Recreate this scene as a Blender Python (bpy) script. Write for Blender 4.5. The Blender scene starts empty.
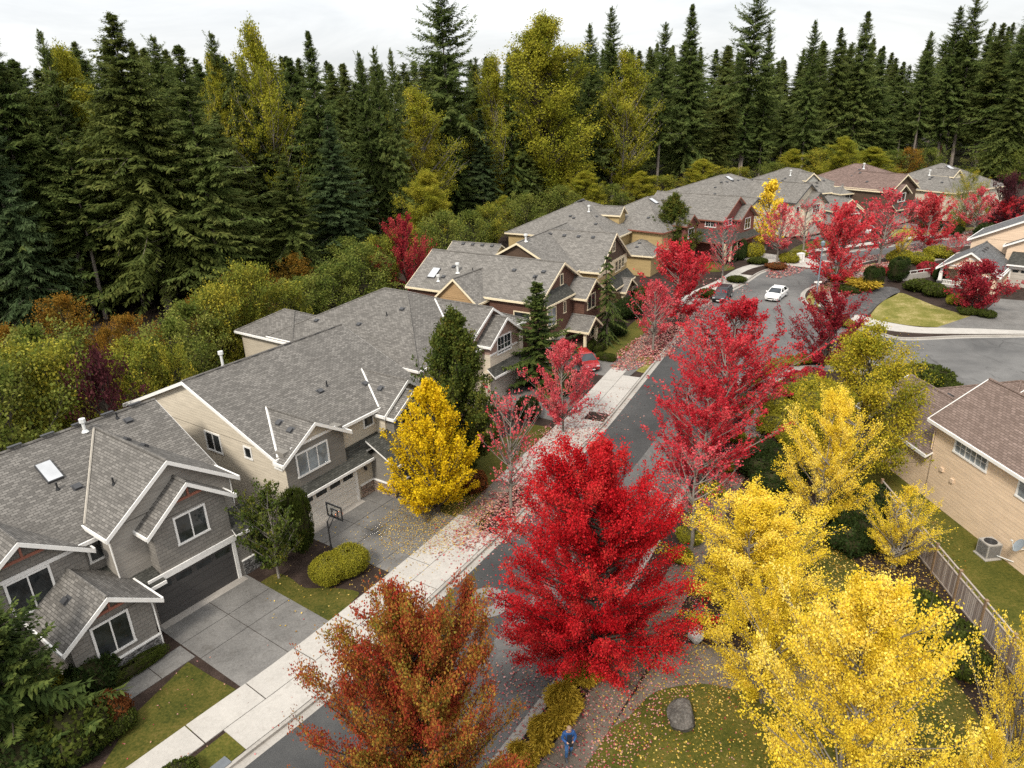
import bpy, math, random
import numpy as np
from mathutils import Matrix, Vector
R_ = math.radians
C = bpy.context.scene.collection
sc = bpy.context.scene

# ------------------------------------------------------------------ camera
CAMH = 25.5; PITCH = R_(22.0); ROLL = R_(-2.1); FPX = 720.0
cam_d = bpy.data.cameras.new("camera"); cam = bpy.data.objects.new("camera", cam_d); C.objects.link(cam)
cam_d.sensor_width = 36.0; cam_d.lens = FPX / 1024 * 36.0; cam_d.clip_start = 0.5; cam_d.clip_end = 3000
fw = Vector((0, math.cos(PITCH), -math.sin(PITCH))); up0 = Vector((0, math.sin(PITCH), math.cos(PITCH))); rt0 = Vector((1, 0, 0))
rt = rt0 * math.cos(ROLL) + up0 * math.sin(ROLL); upv = -rt0 * math.sin(ROLL) + up0 * math.cos(ROLL)
M4 = Matrix.Identity(4)
for i in range(3):
    M4[i][0] = rt[i]; M4[i][1] = upv[i]; M4[i][2] = -fw[i]
M4[2][3] = CAMH
cam.matrix_world = M4
sc.camera = cam

def ray(px, py):
    a = (px - 512) / FPX; b = (384 - py) / FPX
    return np.array(rt) * a + np.array(upv) * b + np.array(fw)
def G(px, py, z=0.0):
    """point of the map (world metres) that was surveyed at this pixel of the photograph"""
    d = ray(px, py); t = (z - CAMH) / d[2]
    return np.array([d[0] * t, d[1] * t, z])
def HT(base, top):
    b = G(*base); d = ray(*top)
    t = (b[0] ** 2 + b[1] ** 2) / (d[0] * b[0] + d[1] * b[1])
    return CAMH + t * d[2]
def WID(base, w):
    b = G(*base); return w / FPX * math.hypot(b[1] * math.cos(PITCH) + CAMH * math.sin(PITCH), 0)

# ------------------------------------------------------------------ render set-up
sc.render.engine = 'CYCLES'
sc.view_settings.view_transform = 'Standard'; sc.view_settings.look = 'None'; sc.view_settings.gamma = 1
sc.view_settings.use_curve_mapping = False
sc.view_settings.exposure = 1.35
sc.cycles.max_bounces = 6; sc.cycles.diffuse_bounces = 3; sc.cycles.glossy_bounces = 2
sc.cycles.transmission_bounces = 3; sc.cycles.transparent_max_bounces = 8
sc.cycles.use_denoising = False

# ------------------------------------------------------------------ node helpers
class NT:
    def __init__(s, nt): s.nt = nt; s.n = nt.nodes; s.l = nt.links
    def add(s, t, **k):
        nd = s.n.new(t)
        for a, b in k.items():
            if a.startswith('i_'):
                nd.inputs[a[2:].replace('_', ' ')].default_value = b
            else: setattr(nd, a, b)
        return nd
    def link(s, a, b): s.l.new(a, b)
    def ramp(s, fac, stops, interp='LINEAR'):
        r = s.n.new('ShaderNodeValToRGB'); r.color_ramp.interpolation = interp
        e = r.color_ramp.elements
        while len(e) > 1: e.remove(e[-1])
        for i, (p, c) in enumerate(stops):
            if i == 0: e[0].position = p; e[0].color = (*c, 1)
            else:
                x = e.new(p); x.color = (*c, 1)
        if fac is not None: s.link(fac, r.inputs[0])
        return r.outputs[0]
    def mix(s, fac, a, b, mode='MIX'):
        m = s.n.new('ShaderNodeMix'); m.data_type = 'RGBA'; m.blend_type = mode
        for v, i in ((fac, 0), (a, 6), (b, 7)):
            if hasattr(v, 'links') or hasattr(v, 'is_linked'): s.link(v, m.inputs[i])
            elif isinstance(v, (int, float)): m.inputs[i].default_value = v
            else: m.inputs[i].default_value = (*v, 1)
        return m.outputs[2]
    def math(s, op, a, b=None, clamp=False):
        m = s.n.new('ShaderNodeMath'); m.operation = op; m.use_clamp = clamp
        for v, i in ((a, 0), (b, 1)):
            if v is None: continue
            if hasattr(v, 'is_linked'): s.link(v, m.inputs[i])
            else: m.inputs[i].default_value = v
        return m.outputs[0]
    def noise(s, vec, scale, detail=4, rough=.6, dist=0):
        n = s.n.new('ShaderNodeTexNoise'); n.inputs['Scale'].default_value = scale
        n.inputs['Detail'].default_value = detail; n.inputs['Roughness'].default_value = rough; n.inputs['Distortion'].default_value = dist
        if vec is not None: s.link(vec, n.inputs['Vector'])
        return n.outputs['Fac']
    def mapping(s, vec, scale=(1, 1, 1), rot=(0, 0, 0), loc=(0, 0, 0)):
        m = s.n.new('ShaderNodeMapping'); m.inputs['Scale'].default_value = scale; m.inputs['Rotation'].default_value = rot; m.inputs['Location'].default_value = loc
        s.link(vec, m.inputs['Vector']); return m.outputs[0]
MATS = {}
def mat(name, rough=.8, spec=.3):
    m = bpy.data.materials.new(name); m.use_nodes = True
    t = NT(m.node_tree); p = t.n['Principled BSDF']
    p.inputs['Roughness'].default_value = rough; p.inputs['Specular IOR Level'].default_value = spec
    MATS[name] = m
    return m, t, p
def bump(t, p, h, strength=.3, dist=.02):
    b = t.n.new('ShaderNodeBump'); b.inputs['Strength'].default_value = strength; b.inputs['Distance'].default_value = dist
    t.link(h, b.inputs['Height']); t.link(b.outputs[0], p.inputs['Normal'])
def uvv(t): return t.add('ShaderNodeTexCoord').outputs['UV']
def objv(t): return t.add('ShaderNodeTexCoord').outputs['Object']
def posv(t): return t.add('ShaderNodeNewGeometry').outputs['Position']

def plain(name, col, rough=.6, spec=.4, metal=0, var=.12, scale=3):
    if name in MATS: return MATS[name]
    m, t, p = mat(name, rough, spec)
    n = t.noise(objv(t), scale, 5)
    a = tuple(c * (1 - var) for c in col); b = tuple(min(1, c * (1 + var)) for c in col)
    t.link(t.ramp(n, [(.3, a), (.7, b)]), p.inputs['Base Color'])
    p.inputs['Metallic'].default_value = metal
    return m

def shingles(name, dark, light):
    m, t, p = mat(name, .92, .15)
    v = uvv(t)
    wob = t.noise(v, .35, 3)
    b = t.add('ShaderNodeTexBrick'); t.link(v, b.inputs['Vector'])
    b.offset = .5; b.inputs['Scale'].default_value = 1; b.inputs['Brick Width'].default_value = .33; b.inputs['Row Height'].default_value = .155
    b.inputs['Mortar Size'].default_value = .018; b.inputs['Mortar Smooth'].default_value = .3; b.inputs['Bias'].default_value = -.1
    b.inputs['Color1'].default_value = (*[c * .85 for c in dark], 1); b.inputs['Color2'].default_value = (*[c * 1.12 for c in light], 1)
    b.inputs['Mortar'].default_value = (*[c * .35 for c in dark], 1)
    n2 = t.noise(v, 9, 3, .7)
    c = t.mix(.3, b.outputs['Color'], t.ramp(n2, [(.3, [c * .75 for c in dark]), (.7, [min(1, c * 1.15) for c in light])]))
    c = t.mix(t.ramp(wob, [(.35, (0, 0, 0)), (.75, (.45, .45, .45))]), c, [c * .72 for c in dark])
    st = t.noise(t.mapping(v, (.9, .12, 1)), 2.2, 4, .6)
    c = t.mix(t.ramp(st, [(.52, (0, 0, 0)), (.8, (.35, .35, .35))]), c, [x * .6 for x in dark])
    ms = t.noise(v, .7, 6, .72, .8)
    c = t.mix(t.ramp(ms, [(.6, (0, 0, 0)), (.74, (.22, .22, .22))]), c, [dark[0] * .62, dark[1] * .72, dark[2] * .42])
    t.link(c, p.inputs['Base Color'])
    bump(t, p, b.outputs['Fac'], .5, -.02)
    return m
def lap(name, col, row=.2, shake=False):
    m, t, p = mat(name, .7, .25)
    v = uvv(t)
    s = t.add('ShaderNodeSeparateXYZ'); t.link(v, s.inputs[0])
    fr = t.math('FRACT', t.math('DIVIDE', s.outputs[1], row))
    line = t.math('LESS_THAN', fr, .13)
    n = t.noise(t.mapping(v, (.6, 3, 1)), 1.2, 5)
    a = [c * .86 for c in col]; bb = [min(1, c * 1.1) for c in col]
    c = t.ramp(n, [(.3, a), (.7, bb)])
    if shake:
        b = t.add('ShaderNodeTexBrick'); t.link(v, b.inputs['Vector']); b.inputs['Scale'].default_value = 1
        b.inputs['Brick Width'].default_value = .34; b.inputs['Row Height'].default_value = row; b.inputs['Mortar Size'].default_value = .012
        b.inputs['Color1'].default_value = (*[c * .8 for c in col], 1); b.inputs['Color2'].default_value = (*[min(1, c * 1.12) for c in col], 1)
        b.inputs['Mortar'].default_value = (*[c * .45 for c in col], 1)
        c = t.mix(.7, c, b.outputs['Color'])
    c = t.mix(t.math('MULTIPLY', line, .3), c, [x * .3 for x in col])
    t.link(c, p.inputs['Base Color'])
    bump(t, p, fr, .12, -.02)
    return m
def batten(name, col):
    m, t, p = mat(name, .7, .25)
    v = uvv(t); s = t.add('ShaderNodeSeparateXYZ'); t.link(v, s.inputs[0])
    fr = t.math('FRACT', t.math('DIVIDE', s.outputs[0], .42))
    line = t.math('LESS_THAN', fr, .14)
    n = t.noise(v, 2, 4)
    c = t.mix(t.math('MULTIPLY', line, .45), t.ramp(n, [(.3, [x * .9 for x in col]), (.7, [x * 1.08 for x in col])]), [x * .4 for x in col])
    t.link(c, p.inputs['Base Color']); bump(t, p, line, .4, .02)
    return m
def stone(name, cols):
    m, t, p = mat(name, .85, .3)
    v = t.mapping(uvv(t), (1, 2.4, 1))
    vo = t.add('ShaderNodeTexVoronoi'); vo.inputs['Scale'].default_value = 3.2; t.link(v, vo.inputs['Vector'])
    ve = t.add('ShaderNodeTexVoronoi'); ve.feature = 'DISTANCE_TO_EDGE'; ve.inputs['Scale'].default_value = 3.2; t.link(v, ve.inputs['Vector'])
    sp = t.add('ShaderNodeSeparateColor'); t.link(vo.outputs['Color'], sp.inputs[0])
    c = t.ramp(sp.outputs[0], [(i / (len(cols) - 1), x) for i, x in enumerate(cols)])
    c = t.mix(t.ramp(ve.outputs['Distance'], [(.02, (1, 1, 1)), (.08, (0, 0, 0))]), c, (.03, .028, .026))
    t.link(c, p.inputs['Base Color']); bump(t, p, ve.outputs['Distance'], .8, .06)
    return m
def ground_mat(name, stops, scale=.6, fine=14, rough=.95, bumpd=.03, fine_amt=.5):
    m, t, p = mat(name, rough, .15)
    v = posv(t)
    a = t.noise(v, scale, 6, .65); b = t.noise(v, fine, 4, .75)
    f = t.math('ADD', t.math('MULTIPLY', a, 1 - fine_amt), t.math('MULTIPLY', b, fine_amt))
    t.link(t.ramp(f, stops), p.inputs['Base Color'])
    bump(t, p, b, .6, bumpd)
    return m
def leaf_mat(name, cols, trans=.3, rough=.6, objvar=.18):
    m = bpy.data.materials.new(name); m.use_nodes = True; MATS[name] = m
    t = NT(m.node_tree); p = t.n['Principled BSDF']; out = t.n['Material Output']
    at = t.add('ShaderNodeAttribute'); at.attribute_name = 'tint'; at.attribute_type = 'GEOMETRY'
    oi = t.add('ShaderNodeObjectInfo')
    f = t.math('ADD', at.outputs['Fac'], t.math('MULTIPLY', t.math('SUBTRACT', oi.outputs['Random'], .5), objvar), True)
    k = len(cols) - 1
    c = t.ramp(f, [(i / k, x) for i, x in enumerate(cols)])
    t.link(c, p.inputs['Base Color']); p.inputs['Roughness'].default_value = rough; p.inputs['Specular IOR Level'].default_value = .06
    tr = t.add('ShaderNodeBsdfTranslucent'); t.link(c, tr.inputs[0])
    mx = t.add('ShaderNodeMixShader'); mx.inputs[0].default_value = trans
    t.link(p.outputs[0], mx.inputs[1]); t.link(tr.outputs[0], mx.inputs[2]); t.link(mx.outputs[0], out.inputs['Surface'])
    return m

# ------------------------------------------------------------------ materials
ROOF1 = shingles('shingle_grey_brown', (.108, .1, .09), (.215, .2, .18))
ROOFD = shingles('shingle_damp_mossy', (.040, .040, .034), (.095, .092, .08))
ROOF2 = shingles('shingle_tan_grey', (.138, .128, .115), (.25, .233, .21))
ROOF3 = shingles('shingle_brown', (.15, .108, .088), (.235, .175, .148))
ROOF4 = shingles('shingle_dark_grey', (.10, .10, .10), (.2, .2, .2))
ROOF5 = shingles('shingle_red_brown', (.13, .09, .075), (.25, .175, .15))
GRAY = lap('siding_warm_grey', (.215, .198, .175)); GRAYS = lap('shake_warm_grey', (.215, .198, .175), .22, True)
TAUPE = lap('siding_light_taupe', (.30, .275, .24))
BEIGE = lap('siding_cream', (.55, .485, .385)); GRAY2 = lap('siding_olive_grey', (.185, .17, .148))
TANL = lap('siding_pale_tan', (.47, .41, .32)); PINKB = batten('batten_mauve', (.30, .205, .165))
BROWN = lap('shake_brown', (.115, .058, .04), .22, True); TANW = lap('siding_tan', (.36, .235, .12)); DKBR = lap('siding_dark_brown', (.085, .055, .037))
YEL = lap('siding_ochre', (.36, .265, .125)); REDW = lap('shake_brick_red', (.20, .075, .06), .22, True); CRM2 = lap('siding_pale_cream', (.60, .54, .43))
GREYH = lap('siding_pale_grey', (.34, .335, .31)); PEACH = lap('siding_peach', (.70, .535, .375), .22); APRI = lap('siding_apricot', (.66, .50, .36), .22)
STONE = stone('stone_grey', [(.06, .058, .055), (.16, .155, .148), (.3, .29, .275), (.11, .10, .09)])
STONE2 = stone('stone_rose', [(.16, .10, .075), (.30, .21, .16), (.22, .18, .15), (.36, .29, .23)])
BRICKW = stone('brick_brown', [(.13, .06, .045), (.2, .1, .07), (.1, .06, .05), (.24, .14, .1)])
WHITE = plain('paint_white', (.74, .72, .68), .5, .4, var=.06); CREAMT = plain('paint_cream', (.68, .58, .40), .5, .4, var=.06)
SOFF = plain('soffit_paint', (.42, .38, .32), .7); REDT = plain('paint_barn_red', (.19, .07, .045), .6)
GDOORG = lap('garage_door_charcoal', (.062, .058, .055), .53); GDOORW = lap('garage_door_white', (.68, .64, .57), .53); GDOORT = lap('garage_door_taupe', (.42, .38, .33), .53)
BLACK = plain('black_metal', (.015, .015, .016), .5); DARKM = plain('dark_metal', (.05, .05, .052), .5); LEADM = plain('pale_vent_metal', (.6, .6, .58), .4, .5)
ACM = plain('aircon_grey', (.33, .31, .28), .5); STEEL = plain('painted_steel_blue', (.16, .20, .23), .4)
def glass(name, col, rough=.06, var=.5):
    m, t, p = mat(name, rough, .5)
    n = t.noise(objv(t), .9, 2)
    t.link(t.ramp(n, [(.4, [c * (1 - var) for c in col]), (.6, [c * (1 + var) for c in col])]), p.inputs['Base Color'])
    return m
GLASS = glass('window_glass', (.022, .025, .026)); GLASSC = glass('window_glass_curtain', (.22, .24, .25), .1, .35)
SKYL = glass('skylight_glass', (.40, .41, .42), .35, .08)
CARGL = glass('car_glass', (.02, .025, .03), .04)
def concrete(name, base, var=.12, stain=.5, sc_=1.0):
    m, t, p = mat(name, .9, .2)
    v = posv(t)
    a = t.noise(v, .5 * sc_, 6, .65); b = t.noise(v, 9 * sc_, 5, .75); s = t.noise(v, 1.4 * sc_, 5, .7, 1.2); w = t.noise(v, 45, 2, .6)
    c = t.ramp(t.math('ADD', t.math('MULTIPLY', a, .5), t.math('MULTIPLY', b, .5)), [(.36, [x * (1 - var * 1.6) for x in base]), (.64, [min(1, x * (1 + var)) for x in base])])
    c = t.mix(t.ramp(s, [(.55, (0, 0, 0)), (.78, (stain, stain, stain))]), c, [x * .42 for x in (base[0], base[1] * .92, base[2] * .82)])
    c = t.mix(t.ramp(w, [(.6, (0, 0, 0)), (.75, (.35, .35, .35))]), c, [x * .5 for x in base])
    t.link(c, p.inputs['Base Color']); bump(t, p, b, .3, .01)
    return m
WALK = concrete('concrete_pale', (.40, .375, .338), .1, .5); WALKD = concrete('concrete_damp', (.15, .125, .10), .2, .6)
DRIVE = concrete('concrete_exposed_aggregate', (.155, .147, .136), .25, .55, 1.3); KERB = concrete('concrete_kerb', (.34, .315, .28), .15, .5)
WALKR = concrete('concrete_grey', (.30, .275, .245), .15, .5)
def asphalt():
    m, t, p = mat('asphalt', .9, .25)
    v = posv(t)
    a = t.noise(v, .09, 5, .6, .6); b = t.noise(v, 22, 4, .8); cr = t.noise(t.mapping(v, (.55, .14, 1), (0, 0, R_(-32))), .9, 6, .7, 1.5)
    c = t.ramp(a, [(.36, (.08, .078, .075)), (.5, (.125, .121, .115)), (.66, (.175, .169, .16))])
    c = t.mix(t.math('MULTIPLY', t.ramp(b, [(.35, (0, 0, 0)), (.65, (1, 1, 1))]), .38), c, (.055, .054, .053))
    c = t.mix(t.ramp(cr, [(.57, (0, 0, 0)), (.68, (.75, .75, .75))]), c, (.055, .053, .05))
    vo = t.add('ShaderNodeTexVoronoi'); vo.feature = 'DISTANCE_TO_EDGE'; vo.inputs['Scale'].default_value = .28
    nz = t.add('ShaderNodeTexNoise'); nz.inputs['Scale'].default_value = .5; nz.inputs['Detail'].default_value = 4; t.link(v, nz.inputs['Vector'])
    t.link(t.mix(.25, v, nz.outputs['Color'], 'ADD'), vo.inputs['Vector'])
    gate = t.ramp(t.noise(v, .06, 2), [(.5, (0, 0, 0)), (.6, (.45, .45, .45))])
    c = t.mix(t.mix(1, t.ramp(vo.outputs['Distance'], [(.006, (1, 1, 1)), (.02, (0, 0, 0))]), gate, 'MULTIPLY'), c, (.035, .034, .033))
    t.link(c, p.inputs['Base Color']); bump(t, p, b, .4, .01)
    return m
ASPH = asphalt()
ASPHD = ground_mat('asphalt_patch', [(.36, (.034, .035, .035)), (.5, (.058, .058, .057)), (.64, (.098, .096, .092))], .25, 25, fine_amt=.6)
LAWN = ground_mat('lawn_green', [(.34, (.018, .024, .004)), (.46, (.048, .052, .008)), (.56, (.085, .074, .014)), (.66, (.13, .095, .03))], .6, 7, fine_amt=.55, bumpd=.06)
LAWNY = ground_mat('lawn_straw', [(.36, (.075, .085, .013)), (.48, (.15, .14, .028)), (.56, (.24, .2, .07)), (.64, (.42, .34, .18))], .4, 5, fine_amt=.45)
LAWNM = ground_mat('lawn_mossy', [(.34, (.028, .036, .005)), (.46, (.062, .066, .010)), (.56, (.10, .09, .016)), (.66, (.15, .11, .035))], .6, 7, fine_amt=.55, bumpd=.06)
SOIL = ground_mat('bark_mulch', [(.35, (.012, .008, .006)), (.5, (.032, .021, .016)), (.65, (.07, .048, .038))], 1.2, 16, fine_amt=.6)
GRAVL = ground_mat('dark_gravel', [(.35, (.03, .03, .032)), (.5, (.075, .072, .07)), (.65, (.16, .15, .145))], 1.2, 14, fine_amt=.6)
FLOOR = ground_mat('forest_floor', [(.35, (.008, .009, .004)), (.5, (.022, .02, .008)), (.65, (.05, .035, .012))], .3, 3, fine_amt=.5)
ROCK = ground_mat('boulder_rock', [(.33, (.03, .027, .024)), (.5, (.085, .077, .068)), (.66, (.2, .185, .165))], 1.5, 10, fine_amt=.5)
ROCKP = ground_mat('boulder_pale', [(.33, (.2, .19, .18)), (.5, (.4, .385, .36)), (.66, (.55, .53, .5))], 1.5, 10, fine_amt=.5)
BARKM = ground_mat('bark_pale', [(.3, (.11, .095, .078)), (.5, (.2, .178, .15)), (.7, (.32, .29, .25))], 3, 14)
BARKD = ground_mat('bark_dark', [(.3, (.022, .018, .014)), (.5, (.06, .05, .04)), (.7, (.12, .1, .08))], 3, 14)
BARKF = ground_mat('bark_fir', [(.3, (.09, .074, .06)), (.5, (.2, .168, .14)), (.7, (.33, .285, .24))], 2, 8)
WOODF = None
def fence_mat():
    m, t, p = mat('fence_cedar', .85, .2)
    v = uvv(t); s = t.add('ShaderNodeSeparateXYZ'); t.link(v, s.inputs[0])
    q = t.math('DIVIDE', s.outputs[0], .14); fr = t.math('FRACT', q); fl = t.math('FLOOR', q)
    wn = t.add('ShaderNodeTexWhiteNoise'); wn.noise_dimensions = '1D'; t.link(fl, wn.inputs['W'])
    g = t.noise(t.mapping(v, (14, .8, 1)), 2, 4)
    c = t.ramp(t.math('ADD', t.math('MULTIPLY', wn.outputs[0], .5), t.math('MULTIPLY', g, .5)), [(.2, (.18, .14, .12)), (.5, (.31, .255, .22)), (.8, (.45, .395, .35))])
    c = t.mix(t.math('LESS_THAN', fr, .12), c, (.03, .022, .018))
    t.link(c, p.inputs['Base Color'])
    return m
WOODF = fence_mat()
# foliage
L_RED = leaf_mat('leaf_crimson', [(.10, .003, .005), (.26, .004, .008), (.42, .008, .012), (.54, .024, .03), (.46, .05, .03)], .22)
L_PINK = leaf_mat('leaf_rose_red', [(.24, .007, .013), (.42, .017, .028), (.56, .045, .058), (.55, .13, .12)])
L_ROSE = leaf_mat("leaf_rose_hazed", [(.30, .014, .026), (.50, .045, .065), (.64, .11, .125), (.58, .22, .19)])  # rose leaf colour lightened to include haze and translucent light on far crowns
L_DKRED = leaf_mat('leaf_dark_red', [(.09, .006, .012), (.21, .014, .024), (.36, .034, .045), (.42, .08, .06)])
L_PURP = leaf_mat('leaf_purple', [(.025, .008, .012), (.06, .016, .02), (.1, .03, .032)])
L_MIX = leaf_mat('leaf_red_green', [(.09, .11, .02), (.21, .20, .033), (.33, .19, .032), (.32, .09, .026), (.30, .042, .023), (.37, .04, .024), (.38, .19, .034)])
L_YEL = leaf_mat('leaf_yellow', [(.30, .245, .016), (.66, .485, .028), (.84, .62, .06), (.9, .74, .2)])
L_AMB = leaf_mat('leaf_amber', [(.20, .14, .015), (.42, .29, .03), (.6, .42, .06)])
L_WOOD2 = leaf_mat('leaf_woodland_yellow', [(.05, .075, .013), (.13, .155, .022), (.28, .26, .033), (.55, .43, .05)])
L_GOLD = leaf_mat('leaf_gold', [(.30, .22, .008), (.62, .43, .010), (.80, .55, .02)])
L_YGR = leaf_mat('leaf_yellow_green', [(.06, .088, .012), (.16, .18, .018), (.38, .31, .022), (.58, .43, .04)])
L_COTT = leaf_mat('leaf_cottonwood', [(.075, .098, .012), (.19, .205, .02), (.32, .30, .028), (.46, .38, .05)])
L_ORG = leaf_mat('leaf_orange', [(.07, .06, .012), (.18, .105, .015), (.33, .15, .02)])
L_SHR = leaf_mat('leaf_shrub', [(.02, .03, .006), (.05, .066, .011), (.10, .112, .02)])
L_SHRY = leaf_mat('leaf_shrub_yellow', [(.11, .12, .014), (.25, .235, .022), (.40, .33, .04)])
L_SHRD = leaf_mat('leaf_shrub_dark', [(.01, .019, .006), (.026, .043, .011), (.052, .07, .017)])
L_RUSH = leaf_mat('leaf_rust', [(.08, .03, .012), (.18, .06, .02), (.3, .12, .03)])
L_WOOD = leaf_mat('leaf_woodland', [(.035, .055, .011), (.085, .115, .02), (.17, .19, .036), (.28, .26, .06)])
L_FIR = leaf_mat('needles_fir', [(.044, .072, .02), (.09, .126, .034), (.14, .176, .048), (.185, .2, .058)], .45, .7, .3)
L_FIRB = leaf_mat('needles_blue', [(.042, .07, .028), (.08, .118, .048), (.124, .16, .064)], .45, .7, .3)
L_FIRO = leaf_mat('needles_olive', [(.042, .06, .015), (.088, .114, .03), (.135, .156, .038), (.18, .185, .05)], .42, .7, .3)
L_CYP = leaf_mat('needles_bright', [(.02, .036, .01), (.06, .084, .02), (.13, .15, .034)], .2)
L_PINE = leaf_mat('needles_pine', [(.017, .03, .007), (.044, .064, .012), (.085, .10, .017), (.15, .11, .018)], .15)
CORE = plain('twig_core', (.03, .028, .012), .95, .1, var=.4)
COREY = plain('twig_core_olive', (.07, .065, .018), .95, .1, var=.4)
# ------------------------------------------------------------------ mesh helpers
def empty(name, loc=(0, 0, 0), rz=0.0):
    o = bpy.data.objects.new(name, None); C.objects.link(o)
    o.location = loc; o.rotation_euler = (0, 0, rz); o.empty_display_size = .3
    return o
def tag(o, label, cat, group=None):
    o['label'] = label; o['category'] = cat
    if group: o['group'] = group
    return o
def structure(o): o['kind'] = 'structure'; return o
def stuff(o, label=None, cat=None):
    o['kind'] = 'stuff'
    if label: o['label'] = label; o['category'] = cat
    return o
class MB:
    def __init__(s): s.v = []; s.f = []; s.m = []; s.uv = []
    def poly(s, pts, m=0):
        pts = [np.asarray(p, float) for p in pts]
        i0 = len(s.v); s.v += [tuple(p) for p in pts]; s.f.append(tuple(range(i0, i0 + len(pts)))); s.m.append(m)
        n = np.zeros(3)
        for i in range(len(pts)):
            a = pts[i]; b = pts[(i + 1) % len(pts)]
            n += np.cross(a, b)
        L = np.linalg.norm(n); n = n / L if L > 0 else np.array([0, 0, 1.])
        if abs(n[2]) > .999: h = np.array([1., 0, 0]); v = np.array([0, 1., 0])
        else:
            h = np.cross([0, 0, 1.], n); h /= np.linalg.norm(h); v = np.cross(n, h)
        s.uv.append([(p @ h, p @ v) for p in pts])
    def hexa(s, b, t, m=0):
        """b, t: bottom and top rings (ccw from above)"""
        k = len(b)
        s.poly(b[::-1], m); s.poly(t, m)
        for i in range(k):
            j = (i + 1) % k; s.poly([b[i], b[j], t[j], t[i]], m)
    def box(s, x0, x1, y0, y1, z0, z1, m=0):
        s.hexa([(x0, y0, z0), (x1, y0, z0), (x1, y1, z0), (x0, y1, z0)], [(x0, y0, z1), (x1, y0, z1), (x1, y1, z1), (x0, y1, z1)], m)
    def obox(s, o, a, b, c, m=0):
        o, a, b, c = [np.asarray(q, float) for q in (o, a, b, c)]
        if np.dot(np.cross(a, b), c) < 0: a, b = b, a
        s.hexa([o, o + a, o + a + b, o + b], [o + c, o + a + c, o + a + b + c, o + b + c], m)
    def slab(s, top, t, mt=0, mb_=None, me=None):
        mb_ = mt if mb_ is None else mb_; me = mb_ if me is None else me
        top = [np.asarray(p, float) for p in top]
        n = sum(np.cross(top[i], top[(i + 1) % len(top)]) for i in range(len(top)))
        if n[2] < 0: top = top[::-1]
        bot = [p - np.array([0, 0, t]) for p in top]
        s.poly(top, mt); s.poly(bot[::-1], mb_)
        for i in range(len(top)):
            j = (i + 1) % len(top); s.poly([bot[i], bot[j], top[j], top[i]], me)
    def tube(s, P, R, k=6, m=0, cap=True):
        P = [np.asarray(p, float) for p in P]
        if not hasattr(R, '__len__'): R = [R] * len(P)
        rings = []
        for i, p in enumerate(P):
            d = P[min(i + 1, len(P) - 1)] - P[max(i - 1, 0)]; d = d / (np.linalg.norm(d) + 1e-9)
            a = np.cross(d, [0, 0, 1.] if abs(d[2]) < .9 else [1., 0, 0]); a /= np.linalg.norm(a); b = np.cross(d, a)
            rings.append([p + R[i] * (math.cos(2 * math.pi * q / k) * a + math.sin(2 * math.pi * q / k) * b) for q in range(k)])
        for i in range(len(P) - 1):
            for q in range(k):
                s.poly([rings[i][q], rings[i + 1][q], rings[i + 1][(q + 1) % k], rings[i][(q + 1) % k]][::-1], m)
        if cap: s.poly(rings[0], m); s.poly(rings[-1][::-1], m)
    def build(s, name, mats, parent=None, smooth=False):
        me = bpy.data.meshes.new(name); me.from_pydata(s.v, [], s.f)
        mats = mats if isinstance(mats, (list, tuple)) else [mats]
        for m in mats: me.materials.append(m)
        me.polygons.foreach_set('material_index', s.m)
        uvl = me.uv_layers.new(name='UVMap'); flat = [c for f in s.uv for p in f for c in p]
        uvl.data.foreach_set('uv', flat)
        if smooth: me.polygons.foreach_set('use_smooth', [True] * len(me.polygons))
        me.update()
        o = bpy.data.objects.new(name, me); C.objects.link(o)
        if parent: o.parent = parent
        return o
def np_mesh(name, V, F, mats, midx=None, tint=None, smooth=False):
    """V (n,3), F (k,4) or (k,3)"""
    me = bpy.data.meshes.new(name); nf, w = F.shape
    me.vertices.add(len(V)); me.vertices.foreach_set('co', V.astype(np.float32).ravel())
    me.loops.add(nf * w); me.loops.foreach_set('vertex_index', F.astype(np.int32).ravel())
    me.polygons.add(nf); me.polygons.foreach_set('loop_start', np.arange(0, nf * w, w, dtype=np.int32))
    if midx is not None: me.polygons.foreach_set('material_index', midx.astype(np.int32))
    if smooth: me.polygons.foreach_set('use_smooth', np.ones(nf, bool))
    for m in (mats if isinstance(mats, (list, tuple)) else [mats]): me.materials.append(m)
    if tint is not None:
        at = me.attributes.new('tint', 'FLOAT', 'FACE'); at.data.foreach_set('value', tint.astype(np.float32))
    me.update(calc_edges=True)
    return me
def meshobj(name, me, parent=None):
    o = bpy.data.objects.new(name, me); C.objects.link(o)
    if parent: o.parent = parent
    return o
def copy_tree(o, parent=None):
    c = o.copy(); C.objects.link(c)
    if parent: c.parent = parent
    for ch in o.children: copy_tree(ch, c)
    return c

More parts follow.
